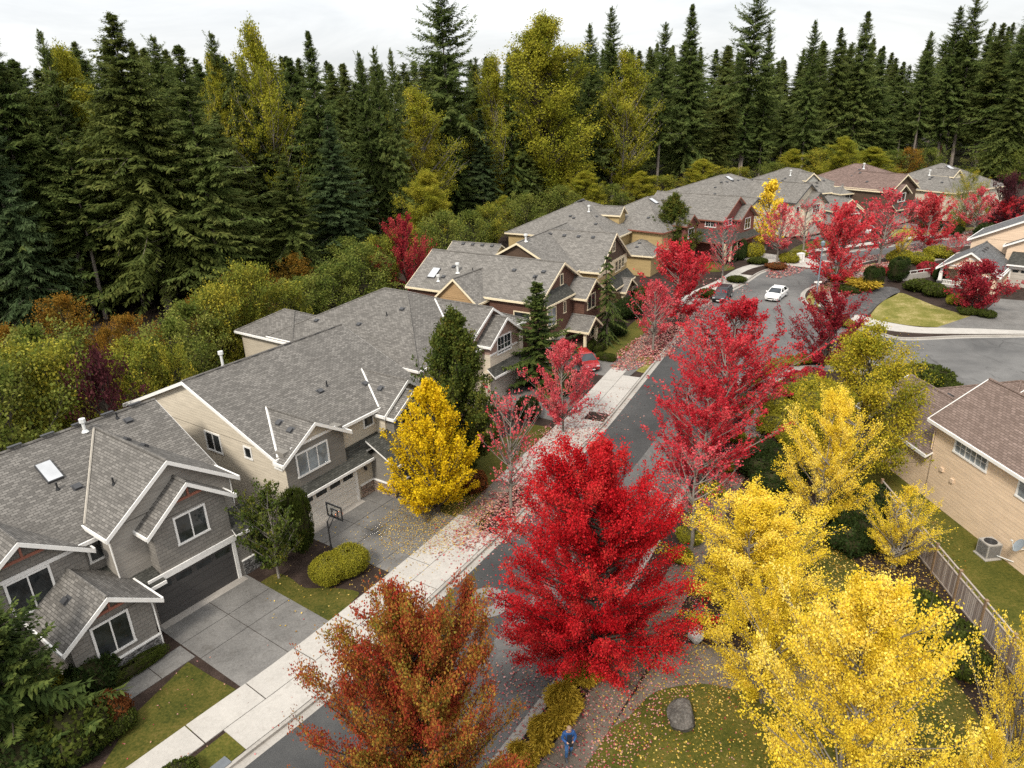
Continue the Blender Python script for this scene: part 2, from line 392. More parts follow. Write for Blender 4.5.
# ------------------------------------------------------------------ foliage generators
def kites(P, D, N, L, W, rng, fold=.0):
    """leaf quads at P, along D, with normal N, length L, width W"""
    D = D / (np.linalg.norm(D, axis=1, keepdims=True) + 1e-9)
    S = np.cross(D, N); S /= (np.linalg.norm(S, axis=1, keepdims=True) + 1e-9)
    L = L[:, None]; W = W[:, None]
    a = P; b = P + D * L * .45 + S * W * .5; c = P + D * L; d = P + D * L * .45 - S * W * .5
    V = np.stack([a, b, c, d], 1).reshape(-1, 3)
    F = np.arange(len(P) * 4).reshape(-1, 4)
    return V, F
def rnd_dirs(n, rng):
    d = rng.normal(size=(n, 3)); return d / np.linalg.norm(d, axis=1, keepdims=True)
def tubes_np(paths, k):
    Vs = []; Fs = []; off = 0
    for P, R in paths:
        P = np.asarray(P, float); n = len(P)
        d = np.gradient(P, axis=0); d /= (np.linalg.norm(d, axis=1, keepdims=True) + 1e-9)
        ref = np.where(np.abs(d[:, 2:3]) < .9, np.array([[0, 0, 1.]]), np.array([[1., 0, 0]]))
        a = np.cross(d, ref); a /= np.linalg.norm(a, axis=1, keepdims=True); b = np.cross(d, a)
        th = np.arange(k) * 2 * math.pi / k
        ring = P[:, None, :] + np.asarray(R)[:, None, None] * (np.cos(th)[None, :, None] * a[:, None, :] + np.sin(th)[None, :, None] * b[:, None, :])
        Vs.append(ring.reshape(-1, 3))
        i = np.arange(n - 1)[:, None] * k; q = np.arange(k)[None, :]; q2 = (q + 1) % k
        f = np.stack([i + q, i + k + q, i + k + q2, i + q2], -1).reshape(-1, 4)[:, ::-1] + off
        Fs.append(f); off += n * k
    return np.concatenate(Vs), np.concatenate(Fs)

def conifer_mesh(seed, H=30, R=4.5, cb=.12, nb=150, k=13, droop=.35, mats=None, top_bare=0.0, spr=1.0, thick=.02, up=0.0, power=.85, gap=0.0):
    rng = np.random.default_rng(seed)
    t = np.sort(rng.random(nb) ** .92)
    if gap: t = t[(rng.random(nb) > gap * (np.sin(t * 40 + seed) > .2))]
    nb = len(t)
    z = cb * H + t * (H * .985 - cb * H)
    L = R * np.minimum((1 - t) ** power, (1 - t) * 3.0 + .02) * rng.uniform(.35, 1.2, nb)
    L *= np.clip(.55 + t * 6, 0, 1)
    az = np.arange(nb) * 2.39996 + rng.normal(0, .4, nb)
    L = L * (1 + .28 * np.sin(az * 2 + seed + t * 9)) + .12
    el = np.clip(-.25 + .75 * t + up + rng.normal(0, .2, nb), -.7, 1.1)
    drb = (droop * rng.uniform(.4, 1.6, nb))[:, None]
    s = np.linspace(.12, 1, k)[None, :]
    out = L[:, None] * s
    dz = np.tan(el)[:, None] * out - drb * L[:, None] * s ** 1.6 + .18 * L[:, None] * s ** 4
    dirx = np.cos(az)[:, None]; diry = np.sin(az)[:, None]
    P = np.stack([dirx * out, diry * out, z[:, None] + dz], -1)        # nb,k,3
    T = np.gradient(P, axis=1); T /= np.linalg.norm(T, axis=2, keepdims=True)
    Sd = np.stack([-diry + 0 * s, dirx + 0 * s, 0 * s + 0 * dirx], -1)
    Vs = []; Fs = []; Ts = []; off = 0
    bt = rng.random(nb)[:, None] + 0 * s
    for side in (-1, 1, -1, 1, 0):
        n = nb * k
        if side == 0:
            D = T.reshape(-1, 3) + rng.normal(0, .25, (n, 3)) + np.array([0, 0, -.35]); ln = np.clip(L[:, None] * .2, .25, .8) * np.ones_like(s)
        else:
            ang = rng.uniform(.6, 1.15, (nb, k))
            D = (T * np.cos(ang)[..., None] + side * Sd * np.sin(ang)[..., None] + np.array([0, 0, -1.]) * rng.uniform(.05, .95, (nb, k))[..., None]).reshape(-1, 3)
            ln = L[:, None] * (.34 * (1 - .72 * s) + .06)
            ln = np.clip(ln, .22, .85)
        ln = (ln * rng.uniform(.6, 1.25, (nb, k)) * spr).reshape(-1)
        N = rnd_dirs(n, rng) * .55 + np.array([0, 0, 1.])
        pos = P.reshape(-1, 3) + rng.normal(0, .05, (n, 3)) * (R / 4)
        v, f = kites(pos, D, N, ln, np.clip(ln * .3, .1, .34), rng)
        Vs.append(v); Fs.append(f + off); off += len(v)
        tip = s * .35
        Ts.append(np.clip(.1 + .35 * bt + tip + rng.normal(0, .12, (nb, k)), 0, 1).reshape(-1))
    V = np.concatenate(Vs); F = np.concatenate(Fs); tint = np.concatenate(Ts)
    crown = np_mesh('crown', V, F, mats[0], tint=tint)
    n = 9; zz = np.linspace(0, H * .985, n)
    wob = np.cumsum(rng.normal(0, .05, (n, 2)), axis=0) * np.linspace(0, 1, n)[:, None]
    paths = [(np.column_stack([wob, zz]), thick * H * .55 * (1 - np.linspace(0, .97, n)) + .02)]
    V, F = tubes_np(paths, 7)
    bi = rng.choice(nb, size=min(nb, 45), replace=False)
    br = [(np.vstack([[0, 0, P[i, 0, 2]], P[i, ::4]]), np.linspace(.06, .015, 1 + len(P[i, ::4]))) for i in bi]
    V2, F2 = tubes_np(br, 3)
    trunk = np_mesh('trunk', np.vstack([V, V2]), np.vstack([F, F2 + len(V)]), mats[1], smooth=True)
    return crown, trunk

def broad_mesh(seed, H=9, R=4, cb=.25, nl=46, nsub=9, N=16000, leaf=.15, mats=None, asc=.9, shape='ovate', jit=.22, multi=1, trunk_r=.016, sparse=0, twig=1.0, tipb=.55, low=None, lumpy=.2, brush=0):
    rng = np.random.default_rng(seed)
    def env(e):
        if shape == 'ovate': return np.sin(math.pi * np.clip(e, 0, 1) ** .72) ** .75
        if shape == 'wide': return np.clip(np.sin(math.pi * np.clip(e * .93 + .05, 0, 1) ** .95), .1, 1) ** .5
        if shape == 'dome': return np.where(e > .42, np.sqrt(np.clip(1 - ((e - .42) / .58) ** 2, .03, 1)), .78 + .22 * e / .42)
        if shape == 'flame': return np.clip(np.sin(math.pi * np.clip(e, .01, 1) ** .56), .03, 1) ** .75
        if shape == 'column': return np.clip(np.sin(math.pi * np.clip(e, .02, 1) ** .6) ** .6, .15, 1)
        if shape == 'cone': return np.clip((1 - e) ** .8 * np.clip(e * 5, 0, 1) ** .5, .03, 1)
        if shape == 'vase': return np.sin(math.pi * np.clip(e * .88 + .06, 0, 1)) ** .6 * (.55 + .5 * e)
        return np.sqrt(np.clip(1 - (2 * e - 1) ** 2, .02, 1))
    e = rng.random(nl) ** .85; e[0] = .99
    az = np.arange(nl) * 2.39996 + rng.normal(0, .35, nl)
    lump = 1 + lumpy * np.sin(az * 3 + e * 7 + seed) * rng.uniform(.5, 1, nl)
    rr = R * env(e) * rng.uniform(.72, 1.08, nl) * lump
    if shape in ('wide', 'round', 'dome') and brush: rr = rr * np.where(rng.random(nl) < .34, rng.uniform(.06, .65, nl), 1)
    lowz = cb if low is None else low
    tip = np.stack([rr * np.cos(az), rr * np.sin(az), H * (lowz + e * (1 - lowz))], -1)
    n = 8; zz = np.linspace(0, .86 * H, n)
    wob = np.cumsum(rng.normal(0, .012 * H, (n, 2)), axis=0) * np.linspace(0, 1, n)[:, None]
    paths = []
    bases = [np.zeros(3)]
    if multi > 1:
        bases = [np.array([math.cos(q * 6.28 / multi), math.sin(q * 6.28 / multi), 0]) * .02 * H for q in range(multi)]
    for bi, b in enumerate(bases):
        lean = (b * (4 if multi > 1 else 0))
        paths.append((np.column_stack([wob, zz]) + b + np.linspace(0, 1, n)[:, None] ** 1.3 * lean, trunk_r * H * (1 - np.linspace(0, .9, n)) / (multi ** .5) + .01))
    tw = paths[0][0]
    LP = []; SP = []; bid = []
    for i in range(nl):
        st_z = np.clip(tip[i, 2] - asc * rr[i] * rng.uniform(.8, 1.2) - .03 * H, cb * H * rng.uniform(.6, 1.1), .84 * H)
        bp = paths[i % len(paths)][0]
        st = np.array([np.interp(st_z, bp[:, 2], bp[:, 0]), np.interp(st_z, bp[:, 2], bp[:, 1]), st_z])
        mid = (st + tip[i]) * .5 + np.array([0, 0, -.08 * rr[i]]) + rng.normal(0, .03 * H, 3) * .6
        q = np.linspace(0, 1, 6)[:, None]
        cv = (1 - q) ** 2 * st + 2 * q * (1 - q) * mid + q ** 2 * tip[i]
        Ln = np.linalg.norm(tip[i] - st)
        LP.append((cv, np.linspace(max(.012, .007 * H * (Ln / (R + .1)) ** .7), .006, 6)))
        for j in range(nsub):
            ss = rng.uniform(.25, 1) if Ln > .6 else rng.uniform(0, 1)
            f = ss * 5; k0 = min(int(f), 4); p0 = cv[k0] + (cv[k0 + 1] - cv[k0]) * (f - k0)
            dd = (cv[k0 + 1] - cv[k0]); dd /= np.linalg.norm(dd) + 1e-9
            rd = rnd_dirs(1, rng)[0]; rd[2] = rd[2] * .6 + .25
            if brush:      # upswept straight twigs, as on a maple
                ov = p0 - np.array([0, 0, H * .3]); ov /= np.linalg.norm(ov) + 1e-9
                d = dd * .55 + ov * .5 + rd * .5 + np.array([0, 0, brush])
            else: d = dd * .8 + rd * .85
            d /= np.linalg.norm(d)
            ln = (.18 * Ln + .10 * R) * rng.uniform(.5, 1.2) * twig
            p1 = p0 + d * ln * .55; p2 = p0 + d * ln + np.array([0, 0, .06 * ln])
            SP.append((np.array([p0, p1, p2]), np.array([.010, .007, .003]) * max(1, H / 9))); bid.append(i)
    V1, F1 = tubes_np(paths, 7); V2, F2 = tubes_np(LP, 4); V3, F3 = tubes_np(SP, 3)
    trunk = np_mesh('trunk', np.vstack([V1, V2, V3]), np.vstack([F1, F2 + len(V1), F3 + len(V1) + len(V2)]), mats[1], smooth=True)
    A = np.array([s[0] for s in SP]); bid = np.array(bid); ns = len(A)
    wgt = np.ones(ns)
    if sparse: wgt = (rng.random(ns) > sparse) * 1.0 + .04
    ch = rng.choice(ns, N, p=wgt / wgt.sum()); q = rng.random(N) ** tipb
    P = A[ch, 0] * (1 - q)[:, None] + A[ch, 2] * q[:, None] + rng.normal(0, 1, (N, 3)) * jit * np.array([1, 1, .8])
    D = (A[ch, 2] - A[ch, 0]); D /= np.linalg.norm(D, axis=1, keepdims=True) + 1e-9
    D = D * (1.0 if brush else .5) + rnd_dirs(N, rng)
    Nn = rnd_dirs(N, rng) + np.array([0, 0, .9])
    ls = leaf * rng.uniform(.6, 1.3, N)
    V, F = kites(P, D, Nn, ls, ls * .85, rng)
    bt = rng.random(nl); st_ = rng.random(ns)
    tint = np.clip(.08 + .38 * bt[bid[ch]] + .22 * st_[ch] + .34 * rng.random(N), 0, 1)
    crown = np_mesh('crown', V, F, mats[0], tint=tint)
    return crown, trunk

def shrub_mesh(seed, n=2600, leaf=.09, mats=None, boxy=0.0, lobes=5, spiky=0.0):
    """unit shrub: footprint radius ~1, height 1"""
    rng = np.random.default_rng(seed)
    cs = [(0, 0, .48, .78)] + [(.45 * math.cos(a), .45 * math.sin(a), rng.uniform(.35, .6), rng.uniform(.42, .6)) for a in np.arange(lobes) * 6.28 / lobes + rng.random()]
    if boxy: cs = [(0, 0, .5, .9)]
    P = []; Nn = []
    d = rnd_dirs(n * 2, rng)
    for (x, y, z, r) in cs:
        m = n * 2 // len(cs); dd = d[rng.integers(0, len(d), m)]
        if boxy:
            q = np.abs(dd) ** boxy; dd2 = np.sign(dd) * q; dd2 /= np.max(np.abs(dd2), axis=1, keepdims=True) * .35 + np.linalg.norm(dd2, axis=1, keepdims=True) * .65
        else: dd2 = dd
        rad = r * rng.uniform(.82, 1.04 + spiky * .3, m)
        pp = np.array([x, y, z]) + dd2 * rad[:, None] * np.array([1, 1, .5 if boxy else .62])
        P.append(pp); Nn.append(dd)
    P = np.vstack(P); Nn = np.vstack(Nn)
    keep = P[:, 2] > .0
    for (x, y, z, r) in cs:
        if boxy: continue
        q = (P - np.array([x, y, z])) / np.array([1, 1, .62]); keep &= np.linalg.norm(q, axis=1) > r * .78
    P = P[keep]; Nn = Nn[keep]; m = len(P)
    D = rnd_dirs(m, rng) + Nn * (.4 + spiky * 1.5) + np.array([0, 0, .2 + spiky])
    ls = leaf * rng.uniform(.6, 1.4, m) * (1 + spiky)
    V, F = kites(P, D, Nn + rnd_dirs(m, rng) * .7, ls, ls * (.7 - .45 * spiky), rng)
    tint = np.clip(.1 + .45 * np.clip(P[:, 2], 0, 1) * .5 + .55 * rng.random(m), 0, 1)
    # core
    Vc = []; Fc = []; off = len(V)
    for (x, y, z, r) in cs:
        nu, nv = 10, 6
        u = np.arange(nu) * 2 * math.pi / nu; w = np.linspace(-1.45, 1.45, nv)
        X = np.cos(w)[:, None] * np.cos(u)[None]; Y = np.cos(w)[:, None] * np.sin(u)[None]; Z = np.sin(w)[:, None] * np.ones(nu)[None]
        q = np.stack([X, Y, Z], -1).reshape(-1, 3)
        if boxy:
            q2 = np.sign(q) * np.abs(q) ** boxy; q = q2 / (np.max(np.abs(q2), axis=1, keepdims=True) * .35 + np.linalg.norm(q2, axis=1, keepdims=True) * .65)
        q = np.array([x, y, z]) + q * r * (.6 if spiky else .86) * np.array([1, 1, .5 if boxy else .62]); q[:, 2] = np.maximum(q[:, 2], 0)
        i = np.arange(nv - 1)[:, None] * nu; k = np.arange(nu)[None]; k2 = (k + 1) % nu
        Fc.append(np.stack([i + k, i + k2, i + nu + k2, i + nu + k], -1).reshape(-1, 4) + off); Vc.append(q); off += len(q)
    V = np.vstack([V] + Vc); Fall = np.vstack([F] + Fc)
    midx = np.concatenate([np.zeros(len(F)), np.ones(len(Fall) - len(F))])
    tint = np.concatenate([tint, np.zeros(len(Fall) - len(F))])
    return np_mesh('foliage', V, Fall, mats, midx, tint)

def tuft_mesh(seed, n, mats):
    rng = np.random.default_rng(seed)
    a = rng.random(n) * 6.283; r = np.sqrt(rng.random(n)) * .55
    P = np.column_stack([r * np.cos(a), r * np.sin(a), np.zeros(n)])
    out = rng.uniform(.1, 1.0, n) * (.4 + r)
    a2 = a + rng.normal(0, .5, n)
    D = np.column_stack([out * np.cos(a2), out * np.sin(a2), np.ones(n)])
    L = rng.uniform(.5, 1.05, n)
    V1, F1 = kites(P, D, rnd_dirs(n, rng), L, np.full(n, .055), rng)
    m = n // 3; T = P[:m] + D[:m] / np.linalg.norm(D[:m], axis=1, keepdims=True) * L[:m, None] * .85   # seed plumes and drooping tips
    V2, F2 = kites(T, D[:m] * np.array([2.2, 2.2, .1]) + np.array([0, 0, -.25]), rnd_dirs(m, rng), np.full(m, .32), np.full(m, .09), rng)
    t = np.concatenate([rng.random(n) * .7, .4 + .6 * rng.random(m)])
    return np_mesh('foliage', np.vstack([V1, V2]), np.vstack([F1, F2 + len(V1)]), mats, tint=t)

def put_tree(name, meshes, loc, s=(1, 1, 1), rz=0, label='', cat='tree', group=None, tilt=(0, 0)):
    r = empty(name, loc, rz); r.scale = s; r.rotation_euler = (tilt[0], tilt[1], rz)
    meshobj('crown', meshes[0], r); meshobj('trunk', meshes[1], r)
    tag(r, label, cat, group)
    return r
def put_shrub(name, me, loc, s, rz, label, cat='shrub', group=None):
    o = meshobj(name, me); o.location = loc; o.scale = s; o.rotation_euler = (0, 0, rz); tag(o, label, cat, group)
    return o
# ------------------------------------------------------------------ houses
class House:
    """local frame: x along the street, y towards the back (front faces -y)"""
    def __init__(s, base, ang, label, walls, roof, trim=WHITE, group=None, z=0.0):
        g = G(*base) if len(base) == 2 else np.array(base)
        s.root = empty('house', (g[0], g[1], z), R_(ang)); tag(s.root, label, 'house', group)
        s.wm = walls; s.roofm = roof; s.trimm = trim
        s.W = MB(); s.Rf = MB(); s.roofs = []; s.T = MB(); s.late = []
    def fin(s):
        s.wall = s.W.build('wall', s.wm, s.root)
        for (a, b) in s.roofs:
            m = MB()
            for f, k in zip(s.Rf.f[a:b], s.Rf.m[a:b]): m.poly([s.Rf.v[i] for i in f], k)
            m.build('roof', [s.roofm, SOFF, s.trimm, ROOFD], s.root)
        if s.T.v: s.T.build('trim_board', s.trimm, s.root)
        for f in s.late: f()
        return s
    def box(s, x0, x1, y0, y1, z0, z1, m=0): s.W.box(x0, x1, y0, y1, z0, z1, m)
    def rake(s, a, b, n, d=.24, t=.05):
        """fascia board hanging from roof edge a->b, facing outward n"""
        a = np.asarray(a, float); b = np.asarray(b, float); n = np.asarray(n, float)
        s.T.obox(a + n * .004 + np.array([0, 0, .025]), b - a, n * t, np.array([0, 0, -d]))
    def gable(s, x0, x1, y0, y1, z0, ze, pitch, axis='y', oh=.35, oe=.4, wm=0, gm=None, ends=(1, 1), walls=True, th=.16, truss=None, band=None, vl=None, vr=None):
        """box x0..x1,y0..y1 from z0 to eave ze with a gable roof; ends: build gable wall+overhang at low/high end of the ridge axis"""
        gm = wm if gm is None else gm
        P = (lambda a, b, z: (a, b, z)) if axis == 'y' else (lambda a, b, z: (b, a, z))
        a0, a1, b0, b1 = (x0, x1, y0, y1) if axis == 'y' else (y0, y1, x0, x1)
        am = (a0 + a1) / 2; hw = (a1 - a0) / 2; zr = ze + pitch * hw
        if walls: s.W.box(x0, x1, y0, y1, z0, ze, wm)
        # gable triangle prism (a real attic volume, just below the roof)
        k = .10
        tri = lambda b: [P(a0 + .002, b, ze - .05), P(a1 - .002, b, ze - .05), P(a1 - .002, b, ze - k + .02), P(am, b, zr - k), P(a0 + .002, b, ze - k + .02)]
        A = tri(b0 + (.0 if ends[0] else .3)); B = tri(b1 - (.0 if ends[1] else .3))
        A = [A[0], A[1], A[3]]; B = [B[0], B[1], B[3]]
        if axis == 'y': s.W.poly(A, gm); s.W.poly(B[::-1], gm)
        else: s.W.poly(A[::-1], gm); s.W.poly(B, gm)
        e0 = b0 - (oe if ends[0] else 0); e1 = b1 + (oe if ends[1] else 0)
        zo = ze - pitch * oh
        for sg in (-1, 1):
            ae = am + sg * (hw + oh)
            ev = (vl if sg < 0 else vr); ev = e1 if ev is None else ev   # where the eave ends in a valley
            s.Rf.slab([P(am, e0, zr), P(am, e1, zr), P(ae, ev, zo), P(ae, e0, zo)], th, 0, 1, 2)
            # eave fascia / gutter
            n = P(sg, 0, 0); s.rake(P(ae, e0, zo), P(ae, ev, zo), n, .2, .09)
            for e, on, nn in ((e0, ends[0], -1), (e1, ends[1], 1)):
                if on:
                    dz = 0 if e == e0 or axis == 'y' else -.05   # far barge boards sit just under the shingle edge
                    s.rake(P(am, e, zr + dz), P(ae + sg * .05, e, zo - pitch * .05 + dz), P(0, nn, 0), .24, .05 if dz == 0 else .03)
        s.Rf.tube([P(am, e0, zr + .01), P(am, e1, zr + .01)], .09, 6, 0)
        if truss and ends[0]:
            w = hw * .36; zt = zr - .28 - pitch * w
            y = e0 + .02
            s.late.append(lambda: s._truss(P, am, w, zt, zr - .22, y, truss))
        if band:
            zb, mm = band
            w = (zr - zb) / pitch
            s.T.box(am - w, am + w, b0 - .05, b0 - .003, zb - .09, zb + .09)
        return zr, am
    def _truss(s, P, am, w, zt, zr, y, m):
        b = MB(); b.obox(P(am - w, y, zt), P(2 * w, 0, 0), P(0, .1, 0), (0, 0, .12)); b.obox(P(am - .05, y + .004, zt), P(.1, 0, 0), P(0, .09, 0), (0, 0, zr - zt))
        b.build('gable_truss', m, s.root)
    def hip(s, x0, x1, y0, y1, z0, ze, pitch, oh=.4, wm=0, th=.16, walls=True, p2=None):
        """hip roof; p2 = pitch of the short sides"""
        if walls: s.W.box(x0, x1, y0, y1, z0, ze, wm)
        X0, X1, Y0, Y1 = x0 - oh, x1 + oh, y0 - oh, y1 + oh
        zo = ze - pitch * oh; p2 = p2 or pitch
        if (X1 - X0) / p2 >= (Y1 - Y0) / pitch * (pitch / p2) or (X1 - X0) >= (Y1 - Y0):
            h = pitch * (Y1 - Y0) / 2; d = min(h / p2, (X1 - X0) / 2); ym = (Y0 + Y1) / 2
            r0 = (X0 + d, ym, zo + h); r1 = (X1 - d, ym, zo + h)
            fs = [[(X0, Y0, zo), (X1, Y0, zo), r1, r0], [(X1, Y1, zo), (X0, Y1, zo), r0, r1], [(X0, Y1, zo), (X0, Y0, zo), r0], [(X1, Y0, zo), (X1, Y1, zo), r1]]
        else:
            h = pitch * (X1 - X0) / 2; d = min(h / p2, (Y1 - Y0) / 2); xm = (X0 + X1) / 2
            r0 = (xm, Y0 + d, zo + h); r1 = (xm, Y1 - d, zo + h)
            fs = [[(X0, Y1, zo), (X0, Y0, zo), r0, r1], [(X1, Y0, zo), (X1, Y1, zo), r1, r0], [(X0, Y0, zo), (X1, Y0, zo), r0], [(X1, Y1, zo), (X0, Y1, zo), r1]]
        for f in fs: s.Rf.poly(f, 0)
        s.Rf.poly([(X0, Y0, zo - .03), (X0, Y1, zo - .03), (X1, Y1, zo - .03), (X1, Y0, zo - .03)], 1)
        for a, b, n in (((X0, Y0), (X1, Y0), (0, -1, 0)), ((X0, Y1), (X1, Y1), (0, 1, 0)), ((X0, Y0), (X0, Y1), (-1, 0, 0)), ((X1, Y0), (X1, Y1), (1, 0, 0))):
            s.rake((*a, zo), (*b, zo), n, .2, .09)
        for c, r in (((X0, Y0), r0), ((X1, Y0), r1 if fs[0][2] == r1 else r0), ((X0, Y1), r0 if fs[0][2] == r1 else r1), ((X1, Y1), r1)):
            s.Rf.tube([(*c, zo + .02), (r[0], r[1], r[2] + .01)], .08, 5, 0)
        s.Rf.tube([r0, r1], .09, 6, 0)
        return zo + h, r0, r1
    def shed(s, pts, th=.14, rk=True):
        """single slope; pts = [hi_a, hi_b, lo_b, lo_a]"""
        s.Rf.slab(pts, th, 3, 1, 2)
        if rk:
            p = [np.asarray(q, float) for q in pts]
            n = (p[3] - p[0]); n[2] = 0; n /= np.linalg.norm(n); s.rake(p[3], p[2], n, .18, .07)
    # --- faces: 'F' front(-y) 'L' left(-x) 'R' right(+x)
    def _rec(fn):
        def g(s, *a, **k):
            i = len(s.Rf.f); r = fn(s, *a, **k); s.roofs.append((i, len(s.Rf.f))); return r
        return g
    gable = _rec(gable); hip = _rec(hip); shed = _rec(shed)
    def basis(s, face, plane):
        if face == 'F': return (lambda u, z, d: (u, plane - d, z))
        if face == 'B': return (lambda u, z, d: (u, plane + d, z))
        if face == 'L': return (lambda u, z, d: (plane - d, u, z))
        return (lambda u, z, d: (plane + d, u, z))
    def window(s, face, plane, u0, u1, z0, z1, n=2, grid=None, gl=None, trim=None, tw=.11, name='window', sill=True):
        f = s.basis(face, plane); trim = trim or s.trimm
        def bar(mb, a0, a1, b0, b1, d0, d1):
            o = np.array(f(a0, b0, d0)); mb.obox(o, np.array(f(a1, b0, d0)) - o, np.array(f(a0, b1, d0)) - o, np.array(f(a0, b0, d1)) - o)
        b = MB()
        bar(b, u0, u1, z1 - tw, z1, .002, .06); bar(b, u0 - .03, u1 + .03, z0, z0 + tw, .002, .075)
        bar(b, u0, u0 + tw, z0 + tw, z1 - tw, .002, .06); bar(b, u1 - tw, u1, z0 + tw, z1 - tw, .002, .06)
        U0, U1, Z0, Z1 = u0 + tw, u1 - tw, z0 + tw, z1 - tw
        for k in range(1, n):
            c = U0 + (U1 - U0) * k / n; bar(b, c - .035, c + .035, Z0, Z1, .002, .045)
        if grid:
            gx, gz = grid
            for i in range(n):
                a = U0 + (U1 - U0) * i / n; e = U0 + (U1 - U0) * (i + 1) / n
                for k in range(1, gx): c = a + (e - a) * k / gx; bar(b, c - .016, c + .016, Z0, Z1, .002, .03)
            for k in range(1, gz): c = Z0 + (Z1 - Z0) * k / gz; bar(b, U0, U1, c - .016, c + .016, .002, .028)
        w = b.build(name, trim, s.root)
        p = MB(); bar(p, U0 - .02, U1 + .02, Z0 - .02, Z1 + .02, .003, .016); p.build('pane', gl or GLASS, w)
        return w
    def garage(s, u0, u1, z1, plane, m, lites=4, post=True, trim=None):
        d = MB(); d.box(u0, u1, plane - .03, plane - .003, .03, z1); o = d.build('garage_door', m, s.root)
        if lites:
            g = MB(); w = (u1 - u0) / lites
            for i in range(lites): g.box(u0 + w * i + .14, u0 + w * (i + 1) - .14, plane - .038, plane - .029, z1 - .46, z1 - .12)
            g.build('pane', GLASS, o)
        if post:
            t = MB(); t.box(u0 - .2, u0 - .002, plane - .09, plane - .002, .02, z1 + .32); t.box(u1 + .002, u1 + .2, plane - .09, plane - .002, .02, z1 + .32)
            t.box(u0 - .002, u1 + .002, plane - .1, plane - .002, z1, z1 + .3); t.build('door_surround', trim or s.trimm, s.root)
    def stonebase(s, segs, m=STONE, cap=True):
        for (x0, x1, y0, y1, h) in segs:
            b = MB(); b.box(x0, x1, y0, y1, .01, h); o = b.build('stone_base', m, s.root)
            if cap:
                c = MB(); c.box(x0 - .03, x1 + .03, y0 - .03, y1 + .03, h + .002, h + .07); c.build('cap_ledge', s.trimm, o)
    def roofz(s, x, y):
        """height of the roof above (x, y), read from the built polygons"""
        best = -1
        for f, m in zip(s.Rf.f, s.Rf.m):
            if m not in (0, 3): continue
            P = [np.array(s.Rf.v[i]) for i in f]
            n = sum(np.cross(P[i] - P[0], P[(i + 1) % len(P)] - P[0]) for i in range(len(P)))
            if n[2] <= 1e-6: continue
            ins = True
            for i in range(len(P)):
                a = P[i]; b_ = P[(i + 1) % len(P)]
                if (b_[0] - a[0]) * (y - a[1]) - (b_[1] - a[1]) * (x - a[0]) < -1e-6: ins = False; break
            if ins:
                z = P[0][2] - (n[0] * (x - P[0][0]) + n[1] * (y - P[0][1])) / n[2]
                if z > best: best = z; s._n = n / np.linalg.norm(n)
        return best
    def frame_at(s, x, y):
        z = s.roofz(x, y); n = s._n if z > 0 else np.array([0, 0, 1.])
        h = np.cross([0, 0, 1.], n); h = h / np.linalg.norm(h) if np.linalg.norm(h) > 1e-3 else np.array([1., 0, 0])
        return np.array([x, y, z]), h, np.cross(n, h), n
    def vent(s, x, y):
        o, h, u, n = s.frame_at(x, y)
        if o[2] < 0: return
        b = MB(); b.obox(o - h * .19 - u * .17 + n * .01, h * .38, u * .3, n * .13); b.obox(o - h * .24 - u * .2 + n * .006, h * .48, u * .46, n * .012)
        b.build('roof_vent', DARKM, s.root)
    def pipe(s, x, y, h=.45, r=.05, m=None, cap=False):
        z = s.roofz(x, y)
        if z < 0: return
        b = MB(); b.tube([(x, y, z - .2), (x, y, z + h)], r, 8); b.tube([(x, y, z - .02), (x, y, z + .12)], [r * 2.4, r * 1.15], 8)
        if cap: b.tube([(x, y, z + h - .02), (x, y, z + h + .2)], r * 2.0, 8)
        b.build('flue_pipe' if cap else 'vent_pipe', m or BLACK, s.root)
    def skylight(s, x, y, w=.75, l=1.3):
        o, h, u, n = s.frame_at(x, y)
        b = MB(); b.obox(o - h * w / 2 - u * l / 2 - n * .05, h * w, u * l, n * .2); k = b.build('skylight', DARKM, s.root)
        g = MB(); g.obox(o - h * (w / 2 - .04) - u * (l / 2 - .04) + n * .152, h * (w - .08), u * (l - .08), n * .02); g.build('pane', SKYL, k)
    def spout(s, pts, r=.04, m=None):
        b = MB(); b.tube(pts, r, 6); b.build('downspout', m or s.trimm, s.root)
    def ridge_vents(s, x0, y0, x1, y1, n, z):
        for i in range(n):
            t = (i + .5) / n; x = x0 + (x1 - x0) * t; y = y0 + (y1 - y0) * t; dx = (x1 - x0) / n * .2
            b = MB(); b.box(x - abs(dx) - .02, x + abs(dx) + .02, y - .1, y + .1, z, z + .055); b.build('ridge_vent', DARKM, s.root)
    def lamp(s, x, y, z):
        b = MB(); b.tube([(x, y - .005, z), (x, y - .12, z + .02)], .04, 6); b.tube([(x, y - .15, z - .16), (x, y - .15, z - .02), (x, y - .15, z + .12)], [.1, .12, .04], 8); b.build('wall_lamp', BLACK, s.root)
    def dish(s, x, y, z):
        b = MB(); b.tube([(x, y, z - .25), (x, y, z + .25), (x - .15, y - .2, z + .35)], .025, 5)
        c = np.array([x - .18, y - .24, z + .36]); n = np.array([-.5, -.75, .4]); n /= np.linalg.norm(n)
        a = np.cross(n, [0, 0, 1.]); a /= np.linalg.norm(a); bb = np.cross(n, a)
        ring = [c + .3 * (math.cos(q) * a + math.sin(q) * bb) + n * .06 for q in np.arange(12) * 2 * math.pi / 12]
        for i in range(12): b.poly([c, ring[i], ring[(i + 1) % 12]]); b.poly([c - n * .02, ring[(i + 1) % 12] - n * .02, ring[i] - n * .02])
        b.tube([c - bb * .28, c + n * .4], .015, 4)
        b.build('satellite_dish', LEADM, s.root)

